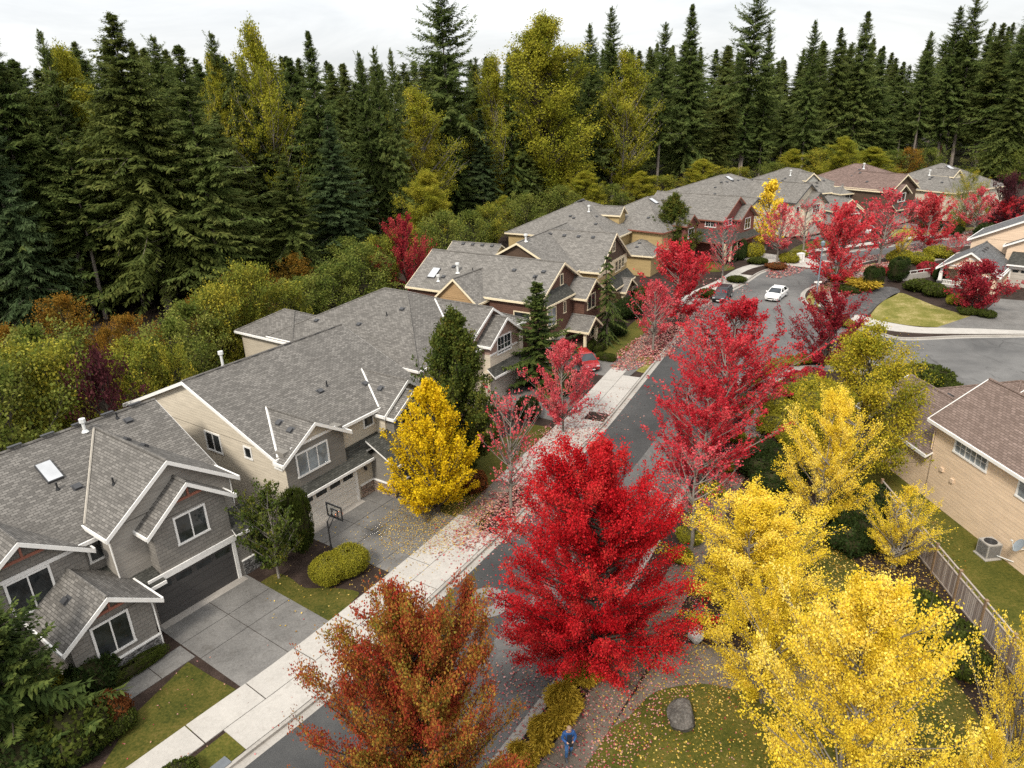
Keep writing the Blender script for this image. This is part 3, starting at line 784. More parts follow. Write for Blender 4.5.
# ---- house 1: warm grey, nearest
h = House((241.4, 576.9), 53.3, 'warm grey shake house nearest in the left row with a charcoal garage door', [GRAYS, GRAY, TAUPE], ROOF1)
h.gable(-17.5, 1.1, 2.35, 14.4, 0, 5.65, .525, 'x', oh=.4, oe=.35, wm=1, ends=(1, 1))
h.gable(-5.85, 1.0, .85, 8.6, 2.9, 6.1, .72, 'y', oh=.3, oe=.4, wm=2, ends=(1, 0), vl=2.9, vr=2.9)
h.gable(-4.22, .0, .0, 3.0, 2.72, 5.75, .78, 'y', oh=.42, oe=.4, wm=0, ends=(1, 0), truss=REDT)
h.box(-5.3, 1.1, .04, 2.35, 0, 2.7, 1); h.box(-4.9, 1.1, .05, 2.3, 2.69, 2.78, 1)
h.gable(-12.0, -6.75, 1.9, 5.9, 0, 5.35, .70, 'y', oh=.3, oe=.42, wm=0, ends=(1, 0), truss=REDT, vr=2.1)
h.gable(-9.6, -5.8, -1.65, 1.95, 0, 3.25, .68, 'y', oh=.42, oe=.42, wm=0, ends=(1, 0), truss=REDT)
h.box(-6.85, -5.2, 2.2, 2.4, 0, 5.4, 1)
h.shed([(-6.7, 2.34, 3.55), (-4.24, 2.34, 3.55), (-4.24, -.35, 2.62), (-6.7, -.35, 2.62)])
h.shed([(.02, .84, 4.0), (1.55, .84, 4.0), (1.75, -.35, 2.95), (.02, -.35, 2.95)])
h.box(.0, 1.35, -.02, 2.35, 0, 2.95, 1)
h.stonebase([(.24, 1.42, -.1, -.025, .95), (1.355, 1.43, -.02, 1.5, .95), (-9.7, -5.72, -1.75, -1.655, .85)])
h.T.box(-5.0, 0.16, -.09, -.005, 2.50, 2.86)
h.window('F', 0, -3.05, -1.2, 3.9, 5.6, 2); h.window('F', -1.65, -8.65, -6.85, 1.25, 3.2, 2); h.window('F', 1.9, -10.35, -8.35, 3.25, 5.25, 2)
h.window('F', 2.2, -6.55, -5.5, 4.0, 5.2, 1)
h.garage(-4.87, -.2, 2.42, .04, GDOORG, 4, post=False)
h.T.box(-.185, 0.02, -.07, .035, .02, 2.495)
h.spout([(-5.72, -1.6, 3.0), (-5.72, -1.72, 2.5), (-5.72, -1.76, .1)]); h.spout([(-5.95, .82, 5.6), (-5.9, .82, 3.3)]); h.spout([(.95, .8, 5.8), (.95, .82, 4.2)])
v = MB(); v.tube([(-6.1, 2.75, 5.98), (-2.5, 7.9, 8.62)], .06, 4); v.build('valley_flashing', SOFF, h.root)
h.lamp(.75, -.02, 2.1)
h.fin()
h.skylight(-5.8, 6.3, .8, 1.4)
for a, b in ((-1.9, 5.6), (-1.5, 4.6), (-8.6, 0.3)): h.vent(a, b)
h.pipe(-4.2, 2.9, .4); h.pipe(-1.1, 8.0, .4); h.vent(-.7, 7.6); h.pipe(-6.0, 5.2, .4); h.vent(-5.2, 4.9)
h.pipe(-3.0, 7.9, .6, .09, LEADM, True)
h.ridge_vents(-17, 8.3, 1, 8.3, 11, 9.0)
H1 = h
# ---- house 2: cream with grey gables
h = House((360, 499.4), 55, 'cream sided house with grey front gables and a wide white garage door', [BEIGE, GRAY2, TANL], ROOF1)
h.gable(-5.25, 8.05, 1.1, 17.2, 0, 5.6, .405, 'x', oh=.45, oe=.35, wm=0, ends=(1, 1))
h.gable(-5.245, -.45, .3, 6.0, 2.6, 5.5, .63, 'y', oh=.38, oe=.38, wm=0, gm=2, ends=(1, 0), band=(5.85, WHITE), vl=.8, vr=.8); h.W.box(-5.24, -.455, .285, 1.0, 2.6, 5.8, 1)
h.gable(3.3, 7.9, .2, 6.0, 2.6, 5.35, .68, 'y', oh=.35, oe=.38, wm=0, gm=2, ends=(1, 0), vl=.75, vr=.75)
h.gable(3.45, 7.2, -.5, 2.0, 2.6, 5.15, .62, 'y', oh=.3, oe=.36, wm=1, gm=2, ends=(1, 0), band=(5.4, WHITE))
h.box(-5.3, 1.5, .02, 1.1, 0, 2.72, 2); h.box(1.45, 8.0, -2.0, 1.1, 0, 2.55, 1)
h.shed([(-5.3, .29, 3.12), (1.3, .29, 3.12), (1.3, -.42, 2.76), (-5.3, -.42, 2.76)])
h.shed([(-.44, 1.09, 3.55), (3.28, 1.09, 3.55), (3.28, .28, 3.1), (-.44, .28, 3.1)], rk=False)
h.shed([(1.3, .2, 3.9), (8.3, .2, 3.9), (8.3, -2.45, 2.55), (1.3, -2.45, 2.55)])
h.stonebase([(.22, 1.4, -.1, .015, .95), (1.34, 1.445, -2.0, -.11, .95), (1.34, 4.4, -2.12, -2.01, .95)], STONE2)
h.window('F', .285, -4.45, -1.85, 3.7, 5.35, 3, gl=GLASSC); h.window('F', -.5, 4.1, 6.2, 3.55, 5.1, 2); h.window('F', 1.1, 2.1, 3.1, 4.2, 5.3, 1)
h.window('L', -5.25, 6.6, 8.3, 4.05, 5.5, 2); h.window('L', -5.25, 3.4, 4.2, 4.5, 5.4, 1); h.window('L', -5.25, .55, 1.25, 4.55, 5.2, 1); h.window('L', -5.25, 2.2, 3.2, .9, 2.2, 1)
h.garage(-4.85, -.2, 2.4, .02, GDOORW, 4, trim=WHITE)
h.T.box(-.5, 1.0, .99, 1.09, 2.5, 2.6)
for a, b in (((-5.35, .7, 5.44), (-2.85, 4.6, 7.02)), ((3.38, .7, 5.44), (5.6, 4.4, 6.92))): v = MB(); v.tube([np.array(a) + (0, 0, .05), np.array(b) + (0, 0, .03)], .07, 4); v.build('valley_flashing', WHITE, h.root)
h.lamp(.75, .02, 2.15)
h.fin()
for a, b in ((-3.5, 2.6), (-3.7, 1.3), (4.5, 3.0), (4.6, 1.6)): h.vent(a, b)
h.vent(1.2, 4.0); h.pipe(2.0, 4.2, .4); h.pipe(-2.2, 9.6, .95, .09, LEADM, True); h.ridge_vents(-5, 9.15, 8, 9.15, 9, 8.85)

H2 = h
# ---- house 3: mauve board and batten
h = House((517.9, 388.3), 55, 'hip roofed house with a mauve batten front gable half hidden by the dark pine', [TANL, PINKB, BEIGE], ROOF1)
h.hip(-11.4, 3.6, 1.7, 19.5, 0, 5.6, .46)
h.hip(-11.6, -5.5, 16.5, 24.0, 0, 5.5, .5)
h.gable(-4.75, .3, 1.2, 8.0, 2.8, 6.55, .66, 'y', oh=.35, oe=.38, wm=1, ends=(1, 0), vl=3.3, vr=3.3)
h.gable(-4.1, .4, .0, 4.0, 2.9, 5.75, .74, 'y', oh=.4, oe=.4, wm=2, gm=1, ends=(1, 0))
h.W.box(-4.104, .404, -.012, 1.0, 4.55, 5.7, 1); h.T.box(-4.12, .42, -.06, -.002, 4.45, 4.6)
h.shed([(-7.2, 1.68, 5.9), (-4.12, 1.68, 5.9), (-4.12, .55, 5.2), (-7.2, .55, 5.2)])
h.box(-6.9, -4.1, .9, 1.8, 0, 5.2, 2)
h.box(-4.6, .5, .1, 1.8, 0, 2.9, 0)
h.shed([(-4.6, -.02, 3.45), (.75, -.02, 3.45), (.75, -.8, 2.8), (-4.6, -.8, 2.8)])
h.window('F', 0, -3.05, -.85, 4.2, 5.85, 2, (2, 2)); h.window('F', .9, -6.5, -5.0, 3.8, 5.0, 2)
h.garage(-4.2, .0, 2.4, .1, GDOORT, 0, trim=CREAMT)
v = MB(); v.tube([(-5.1, 3.3, 6.34), (-2.22, 7.4, 8.24)], .08, 4); v.build('valley_flashing', WHITE, h.root)
h.fin()
for a, b in ((-6, 8), (-8.5, 11), (-9, 16)): h.vent(a, b)
h.pipe(-7, 9, .35)
H3 = h
# ---- house 4: brown shake with porch
h = House((599, 341), 57, 'brown shake house with a small gabled porch right of the green spruce', [BROWN, TANW, DKBR], ROOF2, CREAMT)
h.gable(-9.0, .6, 2.3, 18.5, 0, 6.5, .60, 'y', oh=.35, oe=.4, wm=0, gm=0, ends=(1, 1))
h.gable(-3.3, .6, .15, 6.0, 0, 5.85, .70, 'y', oh=.35, oe=.4, wm=0, ends=(1, 0))
h.gable(-10.9, -5.6, 8.5, 13.4, 4.2, 6.25, .85, 'x', oh=.35, oe=.3, wm=1, ends=(1, 0))
h.W.box(-10.85, -8.9, 8.6, 13.3, 0, 4.2, 0)
h.shed([(-9.3, 2.28, 7.0), (-3.32, 2.28, 7.0), (-3.32, 1.2, 6.05), (-9.3, 1.2, 6.05)])
h.box(-9.0, -3.2, 1.55, 2.4, 0, 6.15, 0)
h.gable(-4.75, -1.95, -.9, 1.9, 2.62, 2.75, .75, 'y', oh=.25, oe=.3, wm=2, ends=(1, 0))
for x in (-4.6, -2.1): p = MB(); p.box(x - .13, x + .13, -.75, -.49, .2, 2.65); p.build('porch_post', CREAMT, h.root); p = MB(); p.box(-4.9, -1.8, -.95, 1.6, .0, .2); p.build('porch_floor', KERB, h.root)
h.stonebase([(-3.4, -2.1, .03, .145, 2.6)], BRICKW, False)
h.window('F', .15, -2.65, -.75, 4.1, 5.75, 2); h.window('F', .15, -1.9, -.1, .9, 2.4, 2); h.window('F', 1.55, -8.6, -6.8, 3.6, 5.6, 2, gl=GLASSC); h.window('F', 1.55, -5.3, -4.7, 4.3, 5.6, 1)
h.window('F', 2.3, -4.6, -3.9, 7.0, 8.2, 1); h.window('L', -9.0, 3.2, 5.2, 4.2, 5.2, 1)
h.garage(-9.0, -5.2, 2.3, 1.55, GDOORT, 0, trim=CREAMT)
h.fin()
h.skylight(-7.3, 16.4, 1.0, 1.5)
for a, b in ((-6.2, 14.5), (-7.6, 14.9), (-5.8, 7.0), (-6.3, 4.2), (-5.6, 3.6)): h.vent(a, b)
h.pipe(-6.9, 13.5, .9, .12, LEADM, True); h.pipe(-8.2, 15.2, .5, .1, LEADM, True); h.pipe(-6.5, 11.8, .4); h.pipe(-6.6, 4.0, .4)
H4 = h
# ---- house 5: olive gable
h = House((623.4, 301), 61, 'olive brown house with a steep front gable and three cream framed windows, behind drooping cedar', [YEL, DKBR, CREAMT], ROOF2, CREAMT)
h.gable(-12.4, 1.0, 2.6, 14.6, 0, 6.15, .54, 'x', oh=.4, oe=.4, wm=0, gm=1, ends=(1, 1))
h.gable(-9.0, .7, -.05, 8.6, 0, 6.1, .70, 'y', oh=.4, oe=.4, wm=0, gm=1, ends=(1, 0), band=(6.1, CREAMT))
h.gable(-11.5, -5.5, 13.0, 19.8, 0, 6.3, .6, 'y', oh=.4, oe=.4, wm=0, ends=(0, 1))
h.W.box(-9.02, .72, -.07, 0, 5.0, 6.05, 2)
h.shed([(-6, -.08, 4.2), (.9, -.08, 4.2), (.9, -1.2, 3.1), (-6, -1.2, 3.1)])
h.gable(-4.2, -.6, -1.6, 0, 2.4, 2.6, .6, 'y', oh=.3, oe=.3, wm=1, ends=(1, 0))
for x in (-4.0, -.8): p = MB(); p.box(x - .15, x + .15, -1.5, -1.2, 0, 2.5); p.build('porch_post', CREAMT, h.root)
h.window('F', -.05, -4.6, -3.6, 7.2, 8.5, 2, (1, 2)); h.window('F', -.07, -3.6, -2.6, 4.5, 5.95, 1, (2, 2)); h.window('F', -.07, -2.5, -1.5, 4.5, 5.95, 1, (2, 2)); h.window('F', -.07, -1.4, -.4, 4.7, 5.95, 1, (2, 2))
h.fin()
for i in range(4): h.vent(-8.8, 14.2 + i * 1.4); h.vent(-4.9, 8.0 - i * 1.9)
h.pipe(-11.0, 8.3, .7, .12, LEADM, True); h.dish(-11.9, 4.2, 6.3)
H5 = h
# ---- house 6: ochre hip roof
h = House((640, 262), 58, 'ochre walled house under a broad hip roof with one small dormer and skylight', [YEL, TANW, CREAMT], ROOF2, CREAMT)
h.hip(-11.0, 6.5, .5, 17.5, 0, 5.6, .46)
h.gable(-3.6, -1.2, 2.2, 7.0, 5.5, 7.9, .8, 'y', oh=.25, oe=.3, wm=0, ends=(1, 0))
h.hip(-8.5, -1.5, -5.0, 1.2, 0, 3.2, .42)
h.window('F', .5, -1.0, .6, 3.6, 5.2, 2, (1, 2)); h.window('F', .5, 2.5, 4.4, 3.6, 5.2, 2, (1, 2))
h.fin()
h.skylight(-2.6, 12.0 - 2.6, 1.0, 1.5)
for a, b in ((-6.5, 9), (-6.9, 8.2), (-5.6, 5), (-7, -2.2), (-6, -2.2), (-8, 4)): h.vent(a, b)
h.pipe(-5.2, 6.5, .8, .12, LEADM, True)
H6 = h
# ---- house 7: brick red shakes
h = House((742, 255), 47, 'brick red shake house with grey porch roof and stepped gables, left of yellow poplar', [REDW, YEL, CRM2], ROOF2, REDT, z=.3)
h.gable(-6.6, 2.6, .6, 15.0, 0, 6.25, .62, 'y', oh=.35, oe=.5, wm=0, ends=(1, 0))
h.gable(-2.6, 2.4, -.4, 6.0, 0, 6.0, .68, 'y', oh=.4, oe=.45, wm=0, ends=(1, 0))
h.hip(-16.5, -2.0, 5.0, 19.5, 0, 5.6, .5, wm=1)
h.gable(-12.6, -9.2, 3.4, 9.0, 0, 6.1, .75, 'y', oh=.3, oe=.4, wm=0, ends=(1, 0))
h.shed([(-7.2, 12, 4.6), (-6.6, .6, 4.6), (-8.6, -1.0, 3.0), (-9.2, 12, 3.0)], rk=False)
h.shed([(-6.8, .6, 4.6), (-2.6, .6, 4.6), (-2.4, -1.4, 3.0), (-8.6, -1.4, 3.0)])
h.shed([(-2.62, -.42, 3.6), (2.5, -.42, 3.6), (2.7, -1.5, 2.8), (-2.62, -1.5, 2.8)])
for x in (-8.2, -6.4, -4.5, -2.8): p = MB(); p.box(x - .15, x + .15, -1.2, -.9, 0, 2.9); p.build('porch_post', CREAMT, h.root)
h.window('F', -.4, -.9, 1.1, 3.9, 5.7, 2, (1, 2), trim=WHITE); h.window('L', -6.6, 1.5, 3.4, 4.9, 6.0, 2, (2, 2), trim=WHITE); h.window('L', -6.6, 5, 7.8, 4.9, 6.0, 3, (2, 2), trim=WHITE); h.window('F', 3.4, -11.8, -10.0, 3.8, 5.4, 2, (1, 2), trim=WHITE); h.window('F', .6, -5.6, -3.4, 5.0, 6.0, 2, (2, 2), trim=WHITE)
h.fin()
h.skylight(-9.5, 11.0, .9, 1.5); h.skylight(-4.6, 13.5, .9, 1.3)
for a, b in ((-5, 12), (-5.3, 10), (-3.8, 12.8), (-14, 9)): h.vent(a, b)
H7 = h
# ---- house 8: behind
h = House((790, 240), 35, 'pale house with dark edged double gables between brick red and grey dormer houses', [CRM2, REDW], ROOF2, DARKM, z=.3)
h.hip(-8.0, 13.0, 8.0, 26.0, 0, 5.7, .42)
h.gable(1.0, 8.2, .5, 12.0, 0, 6.2, .72, 'y', oh=.4, oe=.5, wm=0, ends=(1, 0))
h.gable(3.2, 8.0, -.8, 5.0, 0, 5.6, .72, 'y', oh=.4, oe=.5, wm=0, ends=(1, 0))
h.gable(-6.5, -1.0, 5.0, 12.0, 0, 5.2, .6, 'y', oh=.4, oe=.5, wm=0, ends=(1, 0))
h.window('F', -.8, 4.4, 6.6, 3.8, 5.4, 2, (2, 2), trim=WHITE); h.window('F', .5, 1.5, 2.6, 3.8, 5.2, 1, trim=WHITE)
h.garage(3.6, 7.6, 2.3, -.8, GDOORT, 4, trim=CREAMT)
h.fin()
h.skylight(2.0, 20.5 - 5, .9, 1.5)
for i in range(6): h.vent(-3 + i * 1.6, 14.6)
h.vent(7, 14); h.vent(-5, 13)
H8 = h
# ---- house 9: grey dormer
h = House((845, 228), 16, 'light grey house with a triangular roof dormer behind the large round red maple', [GREYH, CRM2], ROOF2, CREAMT, z=.3)
h.hip(-7.0, 7.6, 7.8, 26.5, 0, 5.4, .5)
h.gable(-1.2, 1.6, 11.0, 16.0, 5.6, 7.55, .8, 'y', oh=.3, oe=.35, wm=0, ends=(1, 0))
h.hip(2.6, 7.9, 5.4, 12, 0, 5.3, .45)
h.gable(-1.5, 4.0, 1.0, 8.0, 0, 2.9, .7, 'y', oh=.35, oe=.4, wm=0, ends=(1, 0)); h.gable(-.2, 3.2, -.2, 4.0, 0, 2.6, .7, 'y', oh=.35, oe=.4, wm=0, ends=(1, 0))
h.window('F', 5.4, 3.6, 6.9, 3.3, 5.0, 3, (2, 2), trim=WHITE); h.window('F', 7.8, -5.2, -4.0, 3.6, 5.0, 2, trim=WHITE); h.window('F', 7.8, -2.5, -.2, 3.6, 5.0, 2, (2, 2), trim=WHITE); h.window('F', 5.4, 4.0, 6.9, .8, 2.6, 3, (2, 2), trim=WHITE); h.window('F', -.2, .6, 2.6, .9, 2.3, 2, trim=WHITE)
h.fin()
h.skylight(2.2, 14.5, 1.0, 1.6)
for a, b in ((-3, 15), (-3.6, 15), (-4, 12), (0.2, 9.5), (3, 11), (4, 12), (1, 10.5)): h.vent(a, b)
h.pipe(-1.9, 15, .9, .12, LEADM, True)
H9 = h
# ---- house 10: brown
h = House((905, 222), 33, 'brown house with a russet roof and stacked front gables over its garage', [YEL, DKBR, BROWN], ROOF5, CREAMT, z=.2)
h.hip(-6.2, 8.5, 3.0, 20.0, 0, 6.4, .46)
h.gable(-6.6, 2.4, .2, 10.0, 0, 6.2, .58, 'y', oh=.35, oe=.45, wm=1, ends=(1, 0))
h.gable(-6.2, -1.8, -.8, 4.0, 0, 5.7, .68, 'y', oh=.3, oe=.45, wm=1, ends=(1, 0))
h.gable(2.3, 13.0, 1.5, 9.0, 0, 3.4, .45, 'x', oh=.35, oe=.45, wm=0, ends=(0, 1))
h.gable(9.0, 14.6, -1.6, 6.0, 0, 2.9, .62, 'y', oh=.35, oe=.45, wm=1, ends=(1, 0))
h.shed([(-6.8, -.78, 3.8), (2.4, -.78, 3.8), (2.6, -1.7, 2.9), (-6.8, -1.7, 2.9)])
h.window('F', -.8, -5.3, -2.9, 4.1, 5.7, 2, trim=WHITE); h.window('L', -6.2, 5, 6.6, 3.8, 5.2, 2, trim=WHITE)
h.garage(-5.6, -1.0, 2.4, -.81, GDOORT, 4, trim=CREAMT); h.W.box(-6.3, 2.3, -.79, .3, 0, 3.0, 1)
h.fin()
for i in range(5): h.vent(-3.0 + i * 1.1, 10.3)
h.vent(-2.6, 9.0); h.vent(-4.8, 6.0); h.pipe(-.4, 9.7, .9, .12, LEADM, True)
H10 = h
# ---- house 11: far right
h = House((958, 222), 27, 'cream house under a large pale hip roof with small dormer, farthest right', [CRM2, GREYH], ROOF2, CREAMT, z=.2)
h.hip(-1.5, 14.5, 1.0, 17.5, 0, 5.4, .5)
h.gable(3.0, 5.6, 4.5, 9.0, 5.8, 7.7, .8, 'y', oh=.3, oe=.35, wm=0, ends=(1, 0))
h.window('F', 1.0, 1.0, 3.0, 3.5, 5.0, 2, trim=WHITE); h.window('F', 1.0, 6.0, 8.0, 3.5, 5.0, 2, trim=WHITE)
h.fin()
h.skylight(6.4, 7.5, 1.0, 1.4)
for a, b in ((1.5, 8), (2.1, 8), (.8, 5), (4.5, 3.5)): h.vent(a, b)
h.pipe(2.6, 9, .9, .12, LEADM, True)
H11 = h
# ---- house 12: apricot with porch
h = House((939, 286), -43, 'apricot house with a white columned porch and grey roof behind dark Japanese maple', [APRI, GREYH, BRICKW], ROOF4, WHITE)
h.gable(-.2, 6.2, .0, 9.0, 2.45, 2.75, .66, 'y', oh=.4, oe=.5, wm=0, ends=(1, 0), band=(2.9, WHITE))
h.gable(3.2, 6.4, -1.0, 5.0, 0, 2.55, .64, 'y', oh=.35, oe=.45, wm=0, ends=(1, 0))
h.box(1.5, 6.2, 1.6, 9.0, 0, 2.7, 0); h.box(-.1, 1.6, 3.0, 9.0, 0, 2.7, 0)
h.gable(1.2, 13.5, 8.2, 17.0, 0, 5.2, .5, 'y', oh=.4, oe=.5, wm=0, ends=(1, 1)); h.gable(5.6, 12.0, 7.0, 12.0, 2.8, 5.0, .5, 'y', oh=.4, oe=.45, wm=0, ends=(1, 0))
h.box(6.3, 13.5, 4.6, 8.3, 0, 2.95, 0); h.shed([(6.3, 6.9, 4.1), (14.0, 6.9, 4.1), (14.0, 3.9, 2.95), (6.3, 3.9, 2.95)])
for x in (-.1, 2.9): p = MB(); p.hexa([(x - .22, .05, .7), (x + .22, .05, .7), (x + .22, .49, .7), (x - .22, .49, .7)], [(x - .15, .1, 2.45), (x + .15, .1, 2.45), (x + .15, .44, 2.45), (x - .15, .44, 2.45)]); p.build('porch_post', WHITE, h.root); h.stonebase([(-.4, .2, 0, .55, .7), (2.6, 3.2, 0, .55, .7)], STONE)
p = MB(); p.box(.2, 2.6, .2, .3, .8, .9); p.box(.2, 2.6, .2, .3, .3, .38)
for i in range(12): p.box(.3 + i * .19, .35 + i * .19, .22, .28, .38, .8)
p.build('porch_railing', WHITE, h.root); p = MB(); p.box(-.4, 3.2, .0, 3.0, 0, .25); p.build('porch_floor', KERB, h.root)
h.window('F', 1.6, 1.7, 2.9, .8, 2.3, 1); h.window('F', -1.0, 4.0, 5.6, .8, 2.2, 2)
h.garage(6.9, 12.5, 2.35, 4.6, GDOORT, 6)
h.window('F', 0, 2.7, 3.4, 3.2, 4.0, 1, gl=APRI)
h.fin()
for i in range(3): h.vent(3.6, 3.2 + i * 1.2)
H12 = h
# ---- house 13: peach side wall
h = House((894.3, 472.8), 276, 'peach sided house with a reddish brown roof, beyond the cedar fence at the right', [PEACH, TANW], ROOF3, WHITE)
h.gable(3.1, 15.5, .0, 6.4, 0, 5.75, .66, 'x', oh=.42, oe=.35, wm=0, ends=(1, 1))
h.gable(3.6, 16.0, 3.0, 15.0, 0, 5.7, .62, 'x', oh=.4, oe=.3, wm=0, ends=(1, 1))
h.gable(-4.5, 3.2, .0, 7.0, 0, 3.3, .55, 'x', oh=.42, oe=.4, wm=0, ends=(1, 0))
h.hip(-6.0, 4.0, 4.0, 14.0, 0, 3.3, .5)
h.window('F', 0, 4.85, 7.65, 4.15, 5.62, 3, gl=GLASSC, grid=(2, 3)); h.window('F', 0, 9.9, 12.0, 4.0, 5.5, 2, gl=GLASSC); 
for x, z in ((4.3, 2.6), (5.3, 2.35)):
    v = MB(); v.box(x - .13, x + .13, -.12, -.003, z - .12, z + .12); v.build('wall_vent', APRI, h.root)
h.spout([(3.05, -.42, 5.3), (3.05, -.05, 4.9), (3.05, -.05, 3.4)], m=APRI)
h.fin()
h.vent(-1.5, 2.2); h.vent(-3.0, 5.5)
H13 = h
# ------------------------------------------------------------------ ground, roads, paths
def ss(P, n=6):
    """Catmull-Rom resample of 2D points"""
    P = np.asarray(P, float); Q = np.vstack([2 * P[0] - P[1], P, 2 * P[-1] - P[-2]]); out = []
    for i in range(1, len(Q) - 2):
        for k in range(n):
            t = k / n; a, b, c, d = Q[i - 1], Q[i], Q[i + 1], Q[i + 2]
            out.append(.5 * ((2 * b) + (-a + c) * t + (2 * a - 5 * b + 4 * c - d) * t * t + (-a + 3 * b - 3 * c + d) * t ** 3))
    out.append(Q[-2]); return np.array(out)
def offs(P, d):
    T = np.gradient(P, axis=0); T /= np.linalg.norm(T, axis=1, keepdims=True)
    return P + np.column_stack([-T[:, 1], T[:, 0]]) * d
def GX(L): return [G(*p)[:2] for p in L]
KL = GX([(229, 768), (330, 688), (430, 600), (506, 528), (552, 478), (599, 430), (647, 372), (678, 334), (705, 303), (741, 284), (760, 272), (780, 266), (806, 257), (840, 252), (879, 247), (929, 240), (973, 236)])
KL = [np.array([-27.0, 3.0]), np.array([-19.0, 13.2])] + KL + [np.array([100, 128.]), np.array([150, 138.])]
KL = ss(KL, 8)
SL = np.concatenate([[0], np.cumsum(np.linalg.norm(np.diff(KL, axis=0), axis=1))])
def s_of(px):
    q = G(*px)[:2]; return SL[np.argmin(np.linalg.norm(KL - q, axis=1))]
def at(s, d):
    P = offs(KL, d); return np.array([np.interp(s, SL, P[:, 0]), np.interp(s, SL, P[:, 1])])
def sheet(name, pts, m, z, th=0.0, kind=True):
    b = MB(); P = [(p[0], p[1], z) for p in pts]
    a = sum(P[i][0] * P[(i + 1) % len(P)][1] - P[(i + 1) % len(P)][0] * P[i][1] for i in range(len(P)))
    if a < 0: P = P[::-1]
    if th: b.slab(P, th, 0)
    else: b.poly(P)
    o = b.build(name, m)
    return structure(o) if kind else o
def strip(name, P, d0, d1, z, m, th=.1, step=None, gap=.06, s0=None, s1=None, mb=None):
    """band along the left kerb between offsets d0 and d1, in panels of length step with open joints"""
    b = mb or MB()
    s = s0
    while s < s1 - .1:
        e = min(s + step, s1)
        n = max(1, int((e - s) / 1.2)); q = np.linspace(s + gap / 2, e - gap / 2, n + 1)
        for i in range(n):
            a = [at(q[i], d0), at(q[i + 1], d0), at(q[i + 1], d1), at(q[i], d1)]
            b.slab([(*p, z) for p in a], th, 0)
        s = e
    if mb is None: return structure(b.build(name, m))
structure(sheet('ground', [(-900, -60), (900, -60), (900, 1500), (-900, 1500)], FLOOR, -.2))
structure(sheet('road', [(-45, -30), (170, -30), (170, 150), (-45, 150)], ASPH, -.12))
leftblock = [tuple(p) for p in KL] + [(150, 220), (60, 215), (0, 180), (-45, 120), (-75, 80), (-85, 20), (-85, -20), (-40, -20)]
structure(sheet('planting_bed', leftblock, SOIL, 0, .3))
# right kerb: near block
m1 = SL < s_of((560, 470))
KR = [tuple(p) for p in offs(KL, -9.0)[m1]]
side = GX([(725, 407), (743, 380), (758, 369), (775, 363), (800, 358), (835, 357), (870, 363), (905, 374), (941, 386), (962, 395), (1024, 424), (1100, 462)])
KRP = np.vstack([np.array([p for p in KR if p[1] < side[0][1] - 2.5]), ss(side, 6)])
rightblock = [tuple(p) for p in KRP] + [(150, 60), (150, -20), (-15, -20)]
structure(sheet('planting_bed', rightblock, SOIL, 0, .3))
isl = GX([(1100, 332), (1024, 335), (962, 336), (905, 338), (880, 333), (850, 325), (826, 317), (812, 309), (804, 298), (807, 290), (821, 283), (853, 266), (888, 257), (929, 250), (973, 245), (1040, 241)])
ISL = ss(isl, 6)
structure(sheet('planting_bed', [tuple(p) for p in ISL] + [(160, 125), (160, 70)], SOIL, 0, .3))
def kerb(P, sgn):
    b = MB(); g = MB()
    A = offs(P, sgn * .16); B = offs(P, -sgn * .02); D = offs(P, -sgn * .42)
    for i in range(len(P) - 1):
        for (u, v, mb, z, th) in ((B, A, b, .035, .2), (D, B, g, -.112, .05)):
            mb.slab([(*u[i], z), (*u[i + 1], z), (*v[i + 1], z), (*v[i], z)], th, 0)
    structure(b.build('kerb', KERB)); structure(g.build('gutter', KERB))
kerb(KL, 1); kerb(KRP, -1); kerb(ISL, -1)
# ---- left pavement and driveway aprons
s_a0 = s_of((250, 752)); s_a1 = s_of((497, 537)); s_b0 = s_of((541, 489)); s_b1 = s_of((642, 378))
sd1 = s_of((470, 562))
strip('sidewalk', KL, 1.93, 3.52, .05, WALK, step=3.0, s0=0, s1=s_of((505, 529)))
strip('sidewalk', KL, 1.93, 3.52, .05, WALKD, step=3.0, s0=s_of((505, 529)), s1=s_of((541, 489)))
strip('sidewalk', KL, 1.93, 3.52, .05, WALK, step=3.0, s0=s_of((541, 489)), s1=s_of((645, 373)))
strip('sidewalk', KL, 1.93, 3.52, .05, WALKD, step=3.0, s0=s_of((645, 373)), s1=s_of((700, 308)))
strip('sidewalk', KL, 1.93, 3.52, .05, WALK, step=3.0, s0=s_of((700, 308)), s1=SL[-1] - 5)
b = MB()
strip('', KL, .19, 1.89, .05, WALK, step=4.2, s0=s_a0, s1=s_a1, mb=b); strip('', KL, .19, 1.89, .05, WALK, step=6, s0=s_b0, s1=s_of((606, 420)), mb=b)
strip('', KL, .19, 1.89, .05, WALK, step=6, s0=s_of((612, 412)), s1=s_b1, mb=b); strip('', KL, .19, 1.89, .05, WALK, step=6, s0=s_of((693, 315)), s1=s_of((713, 298)), mb=b)
strip('', KL, .19, 1.89, .05, WALK, step=6, s0=s_of((722, 294)), s1=s_of((752, 276)), mb=b)
structure(b.build('driveway_apron', WALK))
def loc2w(h, x, y):
    a = h.root.rotation_euler[2]; l = h.root.location
    return (l[0] + x * math.cos(a) - y * math.sin(a), l[1] + x * math.sin(a) + y * math.cos(a))
def driveway(h, xs, ys, m=DRIVE, gap=.04, z=.03):
    b = MB()
    for i in range(len(xs) - 1):
        for j in range(len(ys) - 1):
            P = [(xs[i] + gap / 2, ys[j] + gap / 2), (xs[i + 1] - gap / 2, ys[j] + gap / 2), (xs[i + 1] - gap / 2, ys[j + 1] - gap / 2), (xs[i] + gap / 2, ys[j + 1] - gap / 2)]
            b.slab([(*loc2w(h, *p), z) for p in P], .06, 0)
    return structure(b.build('driveway', m))
